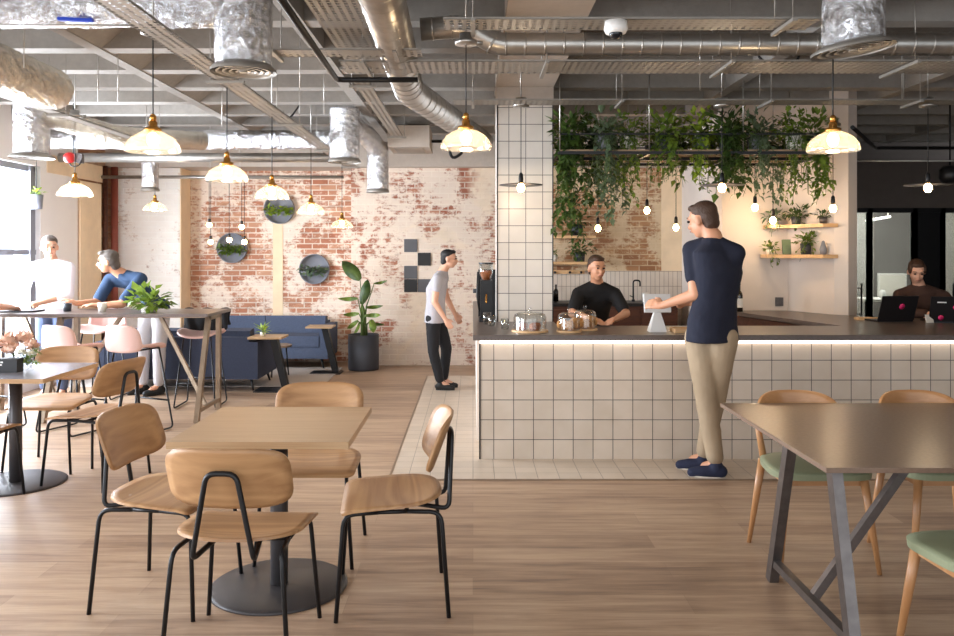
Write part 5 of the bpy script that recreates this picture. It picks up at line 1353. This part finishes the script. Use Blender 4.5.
person('man in a denim blue shirt leaning on the high table and looking left', (-3.45, 8.45, 0), dict(
    pel=(-3.42, 8.66, .95), chest=(-3.50, 8.42, 1.16), neck=(-3.63, 8.26, 1.325), head=(-3.72, 8.20, 1.435),
    shL=(-3.40, 8.24, 1.26), elL=(-3.48, 7.98, 1.02), wrL=(-3.70, 7.90, 1.01), shR=(-3.74, 8.30, 1.25), elR=(-3.78, 8.10, 1.03), wrR=(-3.90, 7.90, 1.03),
    fingL=(-1, 0, .1), fingR=(-.9, -.2, .5), thumbL=(0, -1, 0), thumbR=(0, 0, 1),
    hipL=(-3.36, 8.68, .90), knL=(-3.36, 8.62, .49), anL=(-3.38, 8.66, .09), hipR=(-3.52, 8.72, .90), knR=(-3.56, 8.7, .49), anR=(-3.58, 8.74, .09)),
    (-.65, -.75), 'long', 'hair_grey', 'skin_b', 1.0, 'shirt_blue', 'trouser_grey', 'shoe_black', look=(-.95, -.25, -.12), sleeve=.85)
person('person in a dark vest seated at the left photo edge by the high table', (-4.50, 7.0, 0), dict(
    pel=(-4.52, 6.98, .84), chest=(-4.50, 7.04, 1.12), neck=(-4.47, 7.08, 1.32), head=(-4.445, 7.10, 1.44),
    shL=(-4.66, 7.12, 1.22), elL=(-4.60, 7.34, 1.04), wrL=(-4.42, 7.55, 1.02), shR=(-4.33, 6.99, 1.22), elR=(-4.29, 7.20, 1.05), wrR=(-4.30, 7.50, 1.02),
    hipL=(-4.60, 7.0, .82), knL=(-4.62, 7.28, .70), anL=(-4.6, 7.22, .30), hipR=(-4.44, 6.96, .82), knR=(-4.42, 7.28, .70), anR=(-4.42, 7.22, .30)),
    (.2, 1), 'short', 'hair_black', 'skin', .96, 'tee_black', 'jeans', 'shoe_black', look=(.6, .8, -.1), sleeve=.1)

# things on the high table
o = MB().box((-.17, -.11, 0), (.17, .11, .014)).out('closed_laptop', M['laptop'], bevel=.003); o.location = (-4.28, 7.62, .971); tag(o, 'black closed laptop on the high table before the white shirted man', 'laptop')
o = MB().lathe([(0, 0), (.035, 0), (.04, .075), (.037, .075), (.032, .006), (0, .006)], 20).out('dark_cup', M['char_pot']); o.location = (-3.86, 7.66, .971); tag(o, 'dark cup on the high table', 'cup')
o = MB().lathe([(0, 0), (.035, 0), (.04, .085), (.037, .085), (.032, .006), (0, .006)], 20).out('pale_cup', M['off_white']); o.location = (-3.50, 7.60, .971); tag(o, 'pale cup on the high table beside the potted plant', 'cup')
bk = thing('black_jacket', 'black jacket draped over the back of the rightmost pink stool', 'jacket', (-2.72, 8.27, .74))
m = MB(); nx, nz = 14, 10
g_ = [[m.bm.verts.new((-.23+.46*i/nx + .01*math.sin(j*1.3), (.02 if j > nz//2 else -.06) + .02*math.sin(i*1.7+j*.8) - (.05 if j < 3 else 0), (.235 - abs(j-nz/2)/(nz/2)*(.24 if j < nz/2 else .20)) + .012*math.sin(i*1.1))) for j in range(nz+1)] for i in range(nx+1)]
for i in range(nx):
    for j in range(nz): m.face([g_[i][j], g_[i+1][j], g_[i+1][j+1], g_[i][j+1]], True)
ob = m.out('cloth', M['tee_black'], bk)
sm = ob.modifiers.new('thickness', 'SOLIDIFY'); sm.thickness = .02; sm2 = ob.modifiers.new('soft', 'SUBSURF'); sm2.levels = 1; sm2.render_levels = 1
